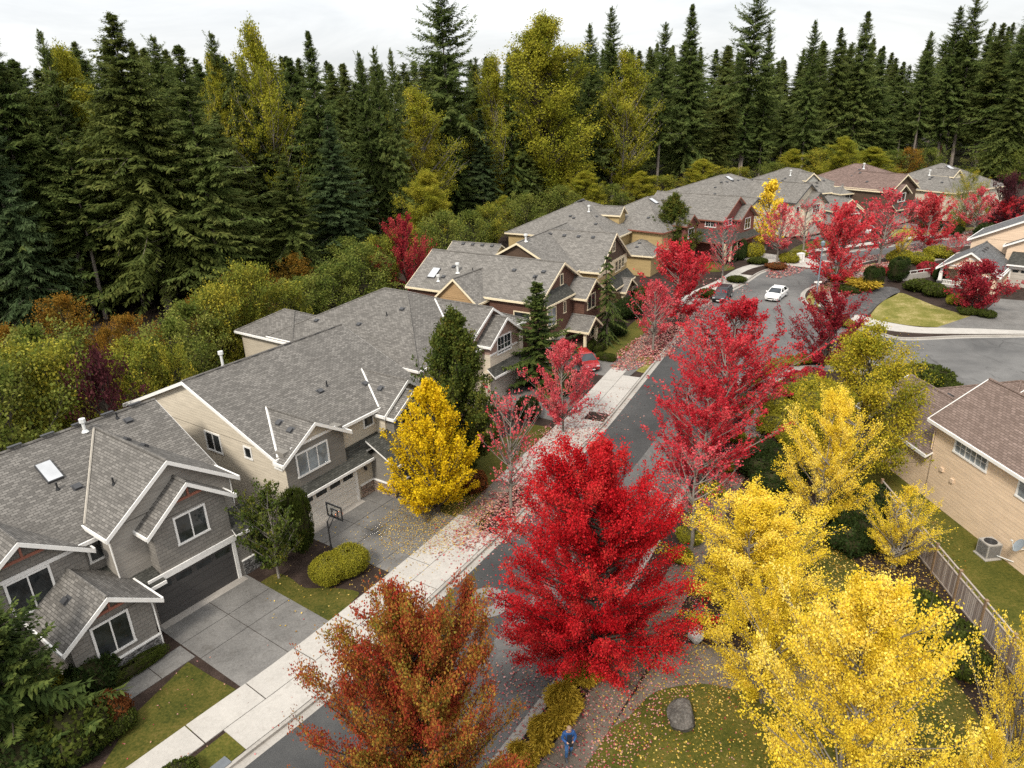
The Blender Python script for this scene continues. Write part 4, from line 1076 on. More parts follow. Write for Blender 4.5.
driveway(H1, [-5.15, -2.4, .3], [-7.45, -4.05, -2.3, 0.0])
driveway(H2, [-5.0, -2.4, .2, 1.65], [-9.2, -6.3, -3.7, -1.9, 0.0])
driveway(H3, [-4.5, -1.9, .6], [-6.6, -3.4, 0.05])
driveway(H4, [-9.2, -6.4, -3.9], [-7.2, -3.2, 1.5])
driveway(H7, [-3.0, 0.0, 3.0], [-13.5, -8, -4, -.5], WALK); driveway(H10, [-6, -3.4, -.8], [-9, -4, -.9]); driveway(H8, [3.4, 5.6, 7.8], [-9, -4, -.9])
def walkpath(h, x0, x1, y0, y1, n, m=DRIVE):
    b = MB()
    for i in range(n):
        a = x0 + (x1 - x0) * i / n; e = x0 + (x1 - x0) * (i + 1) / n
        b.slab([(*loc2w(h, *p), .03) for p in ((a + .02, y0), (e - .02, y0), (e - .02, y1), (a + .02, y1))], .06, 0)
    structure(b.build('footpath', m))
walkpath(H1, -10.5, -5.2, -3.7, -2.35, 3)
# slabs of pale concrete under the garage doors
for h, x0, x1, yy in ((H1, -5.0, .1, .02), (H2, -5.0, .0, .0)):
    b = MB(); b.slab([(*loc2w(h, *p), .036) for p in ((x0, yy), (x1, yy), (x1, yy - .55), (x0, yy - .55))], .02); structure(b.build('garage_threshold', WALKR))
def pxs(name, L, m, z=.014, th=.0, sm=True):
    P = GX(L)
    if sm:
        P = ss(P + [P[0]], 4)[:-1]
    return sheet(name, [tuple(p) for p in P], m, z, th)
# ---- right pavement
b = MB(); PR0 = offs(KL, -10.45); PR1 = offs(KL, -12.1); m2 = SL < s_of((512, 520))
s = 0.; s1 = s_of((585, 445))
while s < s1:
    e = min(s + 2.6, s1); q = np.linspace(s + .015, e - .015, 3)
    for i in range(2): b.slab([(*at(q[i], -12.1), .05), (*at(q[i + 1], -12.1), .05), (*at(q[i + 1], -10.45), .05), (*at(q[i], -10.45), .05)], .1)
    s = e
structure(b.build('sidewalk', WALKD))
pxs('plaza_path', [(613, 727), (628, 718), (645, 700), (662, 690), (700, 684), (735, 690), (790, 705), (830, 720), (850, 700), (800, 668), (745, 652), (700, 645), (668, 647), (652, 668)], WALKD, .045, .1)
pxs('footpath', [(742, 448), (748, 412), (754, 394), (764, 380), (778, 371), (797, 366.5), (835, 366), (872, 371), (905, 381), (940, 393), (1000, 418), (1000, 424), (940, 399), (905, 387), (872, 377), (835, 371.5), (803, 373), (784, 380), (772, 391), (766, 412), (756, 450)], WALKR, .045, .1)
pxs('sidewalk', [(850, 320), (880, 329), (915, 333), (960, 334), (1024, 334), (1060, 333), (1060, 329), (1024, 330), (983, 328), (940, 328), (915, 327), (880, 321), (858, 315)], WALK, .05, .1)
pxs('sidewalk', [(818, 306), (826, 294), (842, 282), (880, 265), (930, 256), (1000, 248), (1000, 251), (935, 261), (885, 272), (852, 289), (836, 300), (830, 310)], WALKR, .05, .1)
pxs('driveway', [(936, 328), (984, 312), (999, 299), (1060, 304), (1065, 330), (1024, 331), (980, 329)], DRIVE, .055, .05, False)
# ---- lawns
pxs('lawn', [(188, 662), (212, 677), (237, 690), (200, 724), (130, 792), (86, 792), (116, 745), (134, 715), (160, 690)], LAWN, .02, sm=False)
pxs('lawn', [(233, 727), (256, 741), (210, 780), (170, 815), (120, 815)], LAWNM, .02, sm=False)
pxs('lawn', [(258, 584), (275, 592), (300, 605), (329, 622), (352, 602), (358, 592), (330, 588), (305, 588), (290, 578), (276, 574)], LAWN, .02)
pxs('lawn', [(392, 517), (412, 528), (436, 541), (468, 508), (495, 482), (528, 450), (552, 428), (530, 424), (500, 440), (470, 462), (430, 492)], LAWNM, .02, sm=False)
pxs('lawn', [(613, 368), (628, 351), (640, 338), (652, 322), (640, 318), (622, 332), (600, 350)], LAWNM, .02)
pxs('lawn', [(629, 369), (634, 362), (640, 357), (653, 358), (650, 366), (645, 373)], LAWNY, .02)
pxs('lawn', [(700, 263), (715, 262), (735, 268), (718, 272), (700, 270)], LAWNM, .02)
pxs('lawn', [(780, 258), (800, 252), (850, 240), (835, 236), (800, 245)], LAWNM, .02)
pxs('lawn', [(868, 240), (905, 236), (960, 234), (1000, 226), (960, 228), (905, 229), (870, 233)], LAWNY, .02)
pxs('lawn', [(570, 800), (590, 750), (606, 727), (628, 713), (644, 698), (662, 688), (700, 682), (735, 692), (770, 712), (800, 760), (810, 800)], LAWNM, .02)
pxs('lawn', [(772, 520), (800, 512), (850, 556), (905, 622), (962, 690), (1010, 780), (1000, 800), (950, 800), (900, 715), (850, 625), (800, 560)], LAWN, .02)
pxs('lawn', [(872, 482), (892, 473), (940, 510), (1024, 578), (1060, 607), (1090, 700), (1024, 655), (940, 562), (878, 502)], LAWNM, .02, sm=False)
pxs('lawn', [(868, 318), (880, 304), (898, 293), (915, 298), (935, 306), (962, 314), (980, 316), (966, 323), (940, 327), (905, 325)], LAWNY, .02)
pxs('lawn', [(806, 299), (812, 290), (822, 286), (836, 280), (830, 292), (822, 306), (812, 306)], LAWNY, .02)
pxs('lawn', [(860, 268), (875, 263), (872, 268), (860, 273)], LAWNY, .02)
pxs('gravel_bed', [(828, 308), (846, 296), (870, 289), (890, 287), (900, 292), (880, 303), (866, 316), (848, 319), (836, 314)], GRAVL, .02)
pxs('lawn', [(905, 395), (940, 392), (960, 400), (945, 412), (915, 405)], LAWN, .02)
pxs('lawn', [(704, 690), (760, 640), (800, 600), (840, 640), (880, 700), (900, 760), (850, 790), (790, 735)], LAWNM, .016)
# newer, darker lane along the left kerb
b = MB(); q_ = np.linspace(0, s_of((668, 345)), 60)
for i in range(59): b.poly([(*at(q_[i], -4.55), -.116), (*at(q_[i + 1], -4.55), -.116), (*at(q_[i + 1], -.43), -.116), (*at(q_[i], -.43), -.116)])
structure(b.build('resurfaced_lane', ASPHD))
b_ = [loc2w(H13, *q) for q in ((-9, -3.2), (17.5, -3.0), (24, -3), (24, 20), (-9, 20))]; sheet('lawn', b_, LAWNM, .012)
# patched strip and manhole in the road
mh = G(487, 602, -.11)
b = MB(); b.poly([(mh[0] + 1.25 * math.cos(q), mh[1] + 1.25 * math.sin(q), -.111) for q in np.arange(24) * 2 * math.pi / 24]); structure(b.build('manhole_collar', concrete('concrete_collar', (.19, .182, .17))))
b = MB(); b.poly([(mh[0] + .42 * math.cos(q), mh[1] + .42 * math.sin(q), -.105) for q in np.arange(20) * 2 * math.pi / 20]); o = b.build('manhole_cover', DARKM)
tag(o, 'round iron manhole cover in its pale collar in the road', 'manhole cover')
q = ss([at(s_of((400, 630)), -4.6), at(s_of((470, 560)), -4.6), at(s_of((560, 470)), -4.3), at(s_of((640, 380)), -4.2)], 8)
b = MB(); A = offs(q, .06); B_ = offs(q, -.06)
for i in range(len(q) - 1): b.poly([(*A[i], -.1125), (*B_[i], -.1125), (*B_[i + 1], -.1125), (*A[i + 1], -.1125)][::-1])
structure(b.build('road_seam', ASPHD))

# ------------------------------------------------------------------ fallen leaves
def litter(name, spots, m, seed, label):
    rng = np.random.default_rng(seed); Ps = []; Ls = []
    for (px, rx, ry, n, sz) in spots:
        c = G(*px); r = rng.random(n) ** .62; a = rng.random(n) * 6.283
        th = R_(55)
        u = r * np.cos(a) * rx; w = r * np.sin(a) * ry
        P = np.column_stack([c[0] + u * math.cos(th) - w * math.sin(th), c[1] + u * math.sin(th) + w * math.cos(th), rng.uniform(.07, .11, n)])
        Ps.append(P); Ls.append(sz * rng.uniform(.6, 1.25, n))
    P = np.vstack(Ps); L = np.concatenate(Ls)
    d = np.full(len(P), 99.)
    for i in range(0, len(KL)):
        d = np.minimum(d, np.hypot(P[:, 0] - KL[i, 0], P[:, 1] - KL[i, 1]))
    # leaves lying on the roadway are lower than those on the pavement
    T = np.gradient(KL, axis=0); idx = np.argmin((P[:, None, 0] - KL[None, :, 0]) ** 2 + (P[:, None, 1] - KL[None, :, 1]) ** 2, axis=1)
    sd = -(P[:, 0] - KL[idx, 0]) * T[idx, 1] + (P[:, 1] - KL[idx, 1]) * T[idx, 0]
    sd /= np.linalg.norm(T[idx], axis=1)
    road = (sd < -.05) & (sd > -8.95); P[road, 2] -= .165
    Nn = rnd_dirs(len(P), rng) * .45 + np.array([0, 0, 1.])
    V, F = kites(P, rnd_dirs(len(P), rng) * np.array([1, 1, .25]), Nn, L, L * .85, rng)
    me = np_mesh(name, V, F, m, tint=rng.random(len(P)))
    return stuff(meshobj(name, me), label, 'fallen leaves')
L_LITP = leaf_mat('litter_pink', [(.15, .03, .03), (.34, .05, .06), (.50, .27, .25), (.42, .2, .15), (.30, .2, .12)], .1)
L_LITY = leaf_mat('litter_yellow', [(.22, .11, .02), (.5, .33, .04), (.62, .46, .14), (.35, .2, .04)], .1)
litter('fallen_leaves', [((515, 505), 6, 2.2, 2600, .15), ((495, 515), 6, 3, 900, .12), ((560, 440), 8, 2.4, 1600, .15), ((600, 660), 8, 4.5, 2400, .1), ((660, 600), 9, 2.6, 1500, .1), ((560, 640), 5, 3.5, 700, .12),
    ((655, 345), 9, 2.6, 3400, .2), ((685, 315), 7, 2.5, 1800, .22), ((720, 450), 12, 3, 2600, .16), ((725, 480), 8, 2, 1200, .14), ((575, 520), 9, 4, 700, .12), ((430, 590), 9, 2.5, 60, .1), ((600, 420), 10, 3, 200, .13), ((840, 285), 8, 3.4, 2600, .24), ((880, 264), 8, 3.4, 2400, .26), ((925, 250), 8, 3, 1500, .28), ((978, 237), 8, 3, 1500, .28), ((790, 265), 9, 2.5, 1400, .26),
    ((560, 720), 6, 3, 600, .085), ((640, 690), 5, 2.2, 420, .085), ((660, 740), 5, 4, 300, .085), ((150, 720), 5, 2, 40, .08), ((610, 735), 4, 1.6, 260, .1), ((300, 690), 10, 4, 40, .09), ((700, 300), 14, 5, 500, .22)], L_LITP, 5, 'pink and red maple leaves strewn on pavement, kerb and verge')
litter('fallen_leaves', [((437, 520), 4.2, 3.4, 3200, .075), ((420, 530), 7, 4, 900, .07), ((720, 690), 7, 6, 2600, .09), ((800, 600), 9, 5, 2600, .1), ((880, 640), 9, 5, 2200, .09), ((690, 740), 8, 4, 600, .085), ((935, 700), 6, 5, 1300, .09), ((850, 540), 6, 6, 1500, .1), ((360, 560), 7, 4, 160, .1), ((900, 580), 9, 2, 700, .09), ((870, 345), 8, 5, 260, .14)], L_LITY, 6, 'small yellow leaves strewn under the yellow trees and on lawn')
# ------------------------------------------------------------------ trees
def tpx(name, ms, H0, R0, base, topy, w, label, rz=0, topx=None, cat='tree', group=None, hs=1.0, tilt=(0, 0)):
    g = G(*base); topx = base[0] + (base[0] - 560) * .07 * 0 if topx is None else topx
    H = HT(base, (topx, topy)) * hs; R = WID(base, w) / 2
    return put_tree(name, ms, (g[0], g[1], 0), (R / R0, R / R0, H / H0), rz, label, cat, group, tilt)
V = {}
V['big'] = broad_mesh(11, 12, 5.6, .14, 220, 14, 190000, .1, (L_RED, BARKD), .6, 'dome', .13, low=.13, lumpy=.1, brush=.12, twig=.75, tipb=.7)
V['midA'] = broad_mesh(12, 9, 4.5, .2, 64, 14, 15000, .15, (L_PINK, BARKM), 1.0, 'ovate', .085, sparse=.3, brush=.28, twig=1.1, low=.16, lumpy=.35)
V['midB'] = broad_mesh(13, 9, 4.5, .2, 64, 14, 14000, .15, (L_PINK, BARKM), 1.0, 'vase', .085, sparse=.35, brush=.28, twig=1.1, low=.15, lumpy=.35)
V['midC'] = broad_mesh(17, 9, 4.5, .2, 64, 14, 18000, .145, (L_PINK, BARKM), .9, 'wide', .085, sparse=.3, brush=.28, twig=1.1, low=.15, lumpy=.35)
V['red1'] = broad_mesh(14, 9, 4.2, .15, 70, 13, 14000, .21, (L_PINK, BARKM), .8, 'wide', .13, low=.14, lumpy=.12, brush=.2, twig=1.0)
V['red2'] = broad_mesh(15, 9, 4.2, .22, 56, 12, 9000, .2, (L_ROSE, BARKM), .9, 'ovate', .12, low=.2, sparse=.15, brush=.25, twig=1.0)
V['sparse1'] = broad_mesh(16, 9, 3.2, .25, 40, 9, 1500, .17, (L_ROSE, BARKM), 1.1, 'vase', .09, sparse=.35, low=.26, brush=.3)
V['sparse2'] = broad_mesh(18, 9, 3.2, .28, 50, 11, 3600, .2, (L_ROSE, BARKM), 1.1, 'ovate', .12, sparse=.3, low=.3, brush=.3)
V['dkred'] = broad_mesh(19, 8, 4.0, .12, 64, 13, 15000, .17, (L_DKRED, BARKD), .8, 'round', .12, low=.12, lumpy=.2, brush=.2, twig=1.0)
V['mix'] = broad_mesh(20, 11, 5.4, .2, 240, 14, 210000, .1, (L_MIX, BARKD), .6, 'dome', .13, low=.14, lumpy=.12, brush=.12, twig=.75, tipb=.7)
V['yel1'] = broad_mesh(21, 9, 4.5, .1, 130, 14, 90000, .1, (L_YEL, BARKM), .9, 'dome', .14, multi=3, low=.1, lumpy=.22, sparse=.1, brush=.1, twig=.85)
V['yel2'] = broad_mesh(22, 9, 4.2, .12, 76, 14, 52000, .1, (L_YEL, BARKM), 1.0, 'round', .13, multi=4, low=.12, lumpy=.28, sparse=.2, brush=.12, twig=.95)
V['yel3'] = broad_mesh(23, 9, 4.2, .15, 54, 13, 17000, .11, (L_YEL, BARKM), 1.2, 'vase', .10, multi=3, low=.15, sparse=.35, lumpy=.4, brush=.3, twig=1.2)
V['ygr1'] = broad_mesh(24, 10, 4.2, .12, 80, 14, 40000, .12, (L_YGR, BARKD), .8, 'ovate', .2, low=.1, lumpy=.3)
V['ygr2'] = broad_mesh(25, 8, 4.2, .12, 64, 14, 24000, .11, (L_YGR, BARKM), 1.0, 'round', .2, multi=3, low=.1, sparse=.25, lumpy=.35)
V['gold'] = broad_mesh(26, 9, 2.9, .06, 130, 13, 40000, .125, (L_GOLD, BARKD), 1.6, 'flame', .09, low=.07, lumpy=.15, twig=.8, brush=.8)
V['plum'] = broad_mesh(27, 6, 3.2, .15, 40, 9, 7000, .2, (L_PURP, BARKD), .9, 'round', .2, low=.12)
V['poplar'] = broad_mesh(28, 10, 2.0, .08, 46, 8, 4600, .28, (L_YEL, BARKM), 2.0, 'column', .2, low=.1)
V['wood1'] = broad_mesh(29, 8, 4.2, .08, 66, 10, 15000, .2, (L_WOOD, BARKD), .8, 'round', .28, multi=3, low=.06, lumpy=.35)
V['wood2'] = broad_mesh(30, 8, 4.0, .08, 66, 10, 15000, .19, (L_WOOD2, BARKD), .9, 'vase', .26, multi=3, low=.05, lumpy=.35)
V['wood3'] = broad_mesh(31, 7, 3.8, .08, 56, 10, 12000, .19, (L_ORG, BARKD), .7, 'round', .25, multi=3, low=.06, lumpy=.35)
V['cott1'] = broad_mesh(32, 36, 8.5, .12, 130, 14, 95000, .27, (L_COTT, BARKD), .9, 'ovate', .45, low=.08, lumpy=.4)
V['cott2'] = broad_mesh(33, 30, 6.5, .2, 100, 14, 55000, .25, (L_COTT, BARKM), 1.1, 'ovate', .35, low=.15, lumpy=.5, sparse=.3)

# --- street trees
tpx('maple_tree', V['big'], 12, 5.6, (593, 668), 453, 196, 'huge dense crimson maple on the right kerb verge, the biggest red tree', 1.0)
tpx('maple_tree', V['midA'], 9, 4.5, (731, 418), 304, 126, 'rose red maple at the road corner, farthest of the trio beyond the huge crimson maple', .3, 722)
tpx('maple_tree', V['midB'], 9, 4.5, (718, 447), 338, 130, 'thin crowned rose red maple in the middle of the trio beyond the huge crimson maple', 2.0, 708)
tpx('maple_tree', V['midC'], 9, 4.5, (701, 485), 378, 126, 'bright red maple nearest the huge crimson maple in the right kerb row', 4.0, 688)
tpx('maple_tree', V['sparse1'], 9, 3.2, (692, 548), 448, 88, 'bare twigged maple with few leaves between the huge crimson maple and the yellow trees', 2.2)
tpx('maple_tree', V['mix'], 11, 5.4, (432, 860), 602, 196, 'maple with mixed red, orange and green leaves at the bottom edge of the photo', .5)
tpx('maple_tree', V['sparse1'], 9, 3.2, (511, 508), 393, 76, 'nearly bare pale trunked maple with scattered red leaves beside the golden tree', .7, 506)
tpx('maple_tree', V['red2'], 9, 4.2, (563, 432), 345, 66, 'small red maple on the left kerb in front of the red car', .2)
tpx('maple_tree', V['sparse2'], 9, 3.2, (653, 350), 282, 52, 'thin pink leaved maple with a white trunk left of the dark red one', 1.5)
tpx('maple_tree', V['red1'], 9, 4.2, (676, 322), 246, 74, 'wide deep red maple on the left kerb beside the black car', 2.5)
tpx('maple_tree', V['sparse1'], 9, 3.2, (722, 283), 222, 46, 'see through pink maple in front of the brick red house porch', 3.5)
tpx('maple_tree', V['sparse2'], 9, 3.2, (777, 262), 205, 44, 'slim pink maple standing right of the yellow poplar', .9)
tpx('maple_tree', V['sparse1'], 9, 3.2, (803, 252), 200, 40, 'mostly bare maple between the slim pink maple and the large round red maple', 2.2)
tpx('maple_tree', V['red1'], 9, 4.2, (836, 288), 208, 66, 'large round red maple on the corner island beside the lamp post', .9)
tpx('maple_tree', V['sparse2'], 9, 3.2, (879, 264), 190, 56, 'tall pale pink maple with a long white trunk across from the brown house', 1.8)
tpx('maple_tree', V['red1'], 9, 4.2, (923, 249), 196, 50, 'vivid red upright maple at the far kerb below the brown house', 3.9)
tpx('maple_tree', V['sparse2'], 9, 3.2, (973, 236), 188, 34, 'faded pink maple in front of the far cream house', 2.8)
tpx('maple_tree', V['red1'], 9, 4.2, (1004, 232), 198, 46, 'red maple spreading at the far right beyond the apricot house', .1)
tpx('maple_tree', V['dkred'], 8, 4.0, (823, 368), 290, 76, 'dark wine red maple at the side street corner below the lamp post', 1.2)
tpx('maple_tree', V['sparse2'], 9, 3.2, (952, 259), 233, 20, 'sapling with orange red leaves behind the apricot porch', .4)
tpx('birch_tree', V['yel3'], 9, 4.2, (899, 262), 228, 20, 'pale bare sapling behind the clipped hedges of the corner garden', 1.4)
tpx('hornbeam_tree', V['gold'], 9, 2.9, (438, 512), 384, 96, 'dense golden yellow cone shaped tree in front of the cream house', 0, 434)
tpx('poplar_tree', V['poplar'], 10, 2.0, (765, 250), 182, 30, 'narrow yellow orange poplar beside the brick red house', 0)
tpx('plum_tree', V['plum'], 6, 3.2, (1000, 232), 176, 38, 'round purple plum tree in front of the far cream house', .5)
tpx('alder_tree', V['ygr2'], 8, 4.2, (962, 232), 172, 38, 'small yellow green tree at the left corner of the far cream house', .7)
# Japanese maple by the apricot house
V['jmap'] = broad_mesh(34, 4.5, 3.0, .1, 44, 10, 9000, .17, (L_DKRED, BARKD), .6, 'round', .14, multi=3, low=.18, lumpy=.3)
tpx('maple_tree', V['jmap'], 4.5, 3.0, (972, 312), 263, 58, 'dark red Japanese maple spreading in front of the apricot house', .4)
# --- yellow trees right
tpx('birch_tree', V['ygr1'], 10, 4.2, (852, 478), 326, 116, 'tall yellow green tree at the corner of the peach house roof', .3, 862)
tpx('birch_tree', V['yel2'], 9, 4.2, (818, 525), 398, 96, 'bright yellow birch below the tall yellow green tree', 1.3, 812)
tpx('birch_tree', V['yel1'], 9, 4.5, (752, 612), 500, 152, 'round bright yellow tree right of the huge crimson maple', 2.1)
tpx('birch_tree', V['yel2'], 9, 4.2, (762, 702), 572, 108, 'loose pale yellow tree with grey stems beside the pale boulder', .8, 765)
tpx('birch_tree', V['yel1'], 9, 4.5, (842, 800), 588, 186, 'largest yellow tree, broad crown at the bottom right of the photo', .2, 848)
tpx('birch_tree', V['yel3'], 9, 4.2, (1000, 790), 612, 96, 'thin yellow birch with bare pale branches at the right edge of the photo', 2.9, 1005)
tpx('birch_tree', V['yel3'], 9, 4.2, (893, 568), 492, 84, 'sparse yellow shrubby tree leaning over the top of the cedar fence', 1.1)
tpx('birch_tree', V['yel2'], 9, 4.2, (962, 850), 722, 70, 'low yellow tree cut by the bottom edge of the photo at the right', 1.9)
# --- garden conifers
V['pine'] = broad_mesh(41, 9, 3.0, .06, 130, 13, 60000, .15, (L_PINE, BARKD), 1.6, 'flame', .10, low=.05, lumpy=.12)
V['spruce'] = conifer_mesh(42, 10, 2.5, .04, 230, 14, .12, (L_CYP, BARKD), spr=.7, power=.95)
V['weep'] = conifer_mesh(43, 10, 1.6, .05, 90, 12, .9, (L_CYP, BARKD), spr=.8, power=.7)
V['hinoki'] = conifer_mesh(44, 6.5, 2.8, .03, 230, 15, .12, (L_CYP, BARKD), spr=.75, power=.6, up=.15)
V['mugo'] = broad_mesh(45, 6, 2.3, .2, 34, 12, 5200, .17, (L_PINE, BARKM), 1.0, 'round', .10, low=.2, lumpy=.35)
tpx('pine_tree', V['pine'], 9, 3.0, (463, 470), 316, 82, 'dark rusty green pine with a broad rounded crown behind the golden tree', .4, 458)
tpx('spruce_tree', V['spruce'], 10, 2.5, (539, 388), 280, 84, 'fresh green spruce between the mauve gabled house and the brown shake house', .2)
tpx('cedar_tree', V['weep'], 10, 1.6, (607, 345), 252, 36, 'slender drooping cedar right of the brown shake house', .2)
tpx('pine_tree', V['pine'], 9, 3.0, (672, 264), 196, 44, 'dark green pine in front of the ochre wall beside the brick red house', 1.0)
tpx('cypress_tree', V['hinoki'], 6.5, 2.8, (26, 745), 596, 165, 'feathery bright green cypress at the lower left corner', .3)
tpx('pine_tree', V['mugo'], 6, 2.3, (279, 578), 484, 60, 'small open pine with a pale trunk between the two nearest garages', .5, 274)

# --- forest
E_x = [-150, 0, 60, 130, 190, 260, 320, 380, 440, 500, 560, 620, 690, 760, 830, 900, 960, 1024, 1150]
E_y = [360, 335, 328, 316, 298, 284, 268, 252, 232, 222, 212, 201, 190, 182, 178, 175, 172, 172, 172]
S_x = [-60, 0, 30, 60, 100, 130, 165, 205, 245, 300, 340, 390, 440, 500, 540, 600, 660, 720, 760, 800, 850, 880, 920, 960, 1090]
S_y = [76, 72, 60, 48, 56, 40, 34, 46, 52, 52, 58, 60, 52, 52, 42, 46, 38, 45, 56, 40, 34, 56, 36, 24, 24]
FV = []
for k, (cols, R, cb, droop, top, gap, up, nb) in enumerate([(L_FIR, 5.2, .16, .42, 0, 0, 0, 210), (L_FIRO, 5.6, .14, .5, 0, 0, -.05, 220), (L_FIR, 4.4, .22, .35, 0, .25, .05, 190), (L_FIRB, 5.0, .12, .4, 0, 0, 0, 220), (L_FIR, 4.0, .34, .3, 0, .3, .1, 160), (L_FIRO, 4.6, .25, .42, 0, .2, 0, 190), (L_FIR, 4.8, .46, .25, 0, .35, .08, 130)]):
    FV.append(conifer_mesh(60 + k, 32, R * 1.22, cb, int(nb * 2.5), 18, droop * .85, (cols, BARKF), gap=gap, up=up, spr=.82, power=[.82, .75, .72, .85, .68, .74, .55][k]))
rngF = random.Random(7)
def fir(k, bx, by, ty, label, group='conifers of the forest', ws=1.0, tx=None, name='fir_tree'):
    g = G(bx, by); H = HT((bx, by), (bx if tx is None else tx, ty)); s = H / 32
    w = ws * rngF.uniform(1.0, 1.3) * (.45 * s + .55)
    put_tree(name, FV[k], (g[0], g[1], -.2), (w, w, s), rngF.uniform(0, 6.28), label, 'tree', group, (rngF.uniform(-.025, .025), rngF.uniform(-.025, .025)))
hero = [(0, 62, 318, -2, 'tall dark fir with layered limbs rising above the left skyline', 1.15, 55), (2, 22, 322, 44, 'small topped fir at the left end of the skyline', .8, 20), (4, 108, 300, 26, 'thin broken topped fir left of the big olive fir', .7, 131), (1, 170, 312, 8, 'broad olive green fir, tallest of the left part of the forest', 1.3, 165), (0, 228, 306, 40, 'dark pointed fir right of the broad olive fir', 1.1, 225), (2, 205, 285, 30, 'slim fir behind the broad olive fir', .8, 207), (2, 250, 276, 26, 'slim fir left of the yellow cottonwood on the left skyline', .8, 247),
    (0, 337, 272, 26, 'layered fir standing alone right of the left yellow cottonwood', .9, 335), (2, 383, 255, 46, 'leftmost of three thin distant firs in the skyline dip', .55, 380), (2, 395, 254, 42, 'middle of three thin distant firs in the skyline dip', .55, 392), (2, 406, 254, 44, 'rightmost of three thin distant firs in the skyline dip', .55, 403), (6, 458, 224, -12, 'very tall fir with a long bare pale trunk at the centre of the forest', 1.15, 444),
    (1, 300, 292, 150, 'young blue green spruce in front of the forest behind the cream house', .8, 318), (3, 345, 278, 110, 'blue needled spruce behind the cream house ridge', 1.0, 345), (0, 515, 220, 62, 'dark fir left of the big yellow cottonwood', .8, 512), (2, 588, 205, 20, 'thin fir top above the yellow cottonwood', .7, 588), (2, 612, 202, 2, 'pointed fir right of the big yellow cottonwood', .8, 612), (4, 656, 197, 20, 'fir with a straight bare trunk behind the ochre house', .9, 655), (0, 684, 190, 2, 'tall dense fir above the brick red house', 1.0, 683),
    (6, 738, 184, -6, 'tall fir with a white bare trunk above the grey roofs', 1.05, 747), (4, 758, 182, 22, 'fir with a thin pale trunk right of the white trunked fir', .8, 776), (2, 800, 180, 18, 'feathery fir above the grey dormer house', .9, 800), (1, 826, 178, 26, 'olive fir left of the pointed fir over the brown house', 1.0, 826), (0, 846, 178, 10, 'pointed dark fir over the brown house', 1.0, 847), (0, 868, 176, 44, 'shorter dark fir over the brown house right side', .9, 878), (4, 910, 174, 30, 'fir with gaps right of the skyline notch', .9, 912), (2, 935, 172, 6, 'tall ragged fir, left one of the pair at the right', 1.0, 925), (4, 950, 172, -4, 'tall ragged fir, right one of the pair at the right', 1.1, 946), (5, 975, 172, 22, 'olive fir between the ragged pair and the right edge', 1.0, 975), (0, 1004, 174, -4, 'great dark fir near the right edge of the forest', 1.3, 1003), (1, 1000, 182, 62, 'olive young fir in front at the right edge of the forest', 1.0, 985), (0, 1024, 176, -6, 'dark fir cut by the right edge of the photo', 1.3, 1026)]
for k, bx, by, ty, lb, ws, tx in hero: fir(k, bx, by, ty, lb, None, ws, tx)
put = [(h_[1], h_[2]) for h_ in hero]
n = 0
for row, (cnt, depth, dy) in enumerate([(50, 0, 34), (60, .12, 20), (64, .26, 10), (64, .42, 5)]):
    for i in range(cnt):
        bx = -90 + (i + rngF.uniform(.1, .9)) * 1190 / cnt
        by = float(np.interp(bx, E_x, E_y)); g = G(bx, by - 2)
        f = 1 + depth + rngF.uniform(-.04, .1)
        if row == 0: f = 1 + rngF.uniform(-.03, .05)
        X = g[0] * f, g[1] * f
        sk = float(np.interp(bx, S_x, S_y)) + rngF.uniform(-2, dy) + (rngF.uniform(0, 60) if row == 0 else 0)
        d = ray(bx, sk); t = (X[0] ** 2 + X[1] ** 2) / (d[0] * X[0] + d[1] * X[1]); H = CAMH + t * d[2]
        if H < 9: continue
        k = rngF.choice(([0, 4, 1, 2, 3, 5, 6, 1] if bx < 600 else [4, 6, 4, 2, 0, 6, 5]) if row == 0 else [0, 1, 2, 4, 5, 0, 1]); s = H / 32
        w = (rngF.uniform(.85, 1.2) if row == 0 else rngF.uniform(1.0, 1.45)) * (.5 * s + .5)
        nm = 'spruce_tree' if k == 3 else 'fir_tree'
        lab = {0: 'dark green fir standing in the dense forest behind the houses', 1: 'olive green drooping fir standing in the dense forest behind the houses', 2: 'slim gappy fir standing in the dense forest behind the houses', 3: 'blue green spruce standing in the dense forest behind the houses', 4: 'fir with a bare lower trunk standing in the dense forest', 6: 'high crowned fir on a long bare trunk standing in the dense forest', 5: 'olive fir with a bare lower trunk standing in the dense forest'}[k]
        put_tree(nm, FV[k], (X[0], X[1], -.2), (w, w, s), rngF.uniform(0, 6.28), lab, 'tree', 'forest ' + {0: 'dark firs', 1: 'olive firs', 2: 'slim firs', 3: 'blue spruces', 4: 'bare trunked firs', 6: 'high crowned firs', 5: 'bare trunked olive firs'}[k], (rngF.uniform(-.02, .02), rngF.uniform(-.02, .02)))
        n += 1
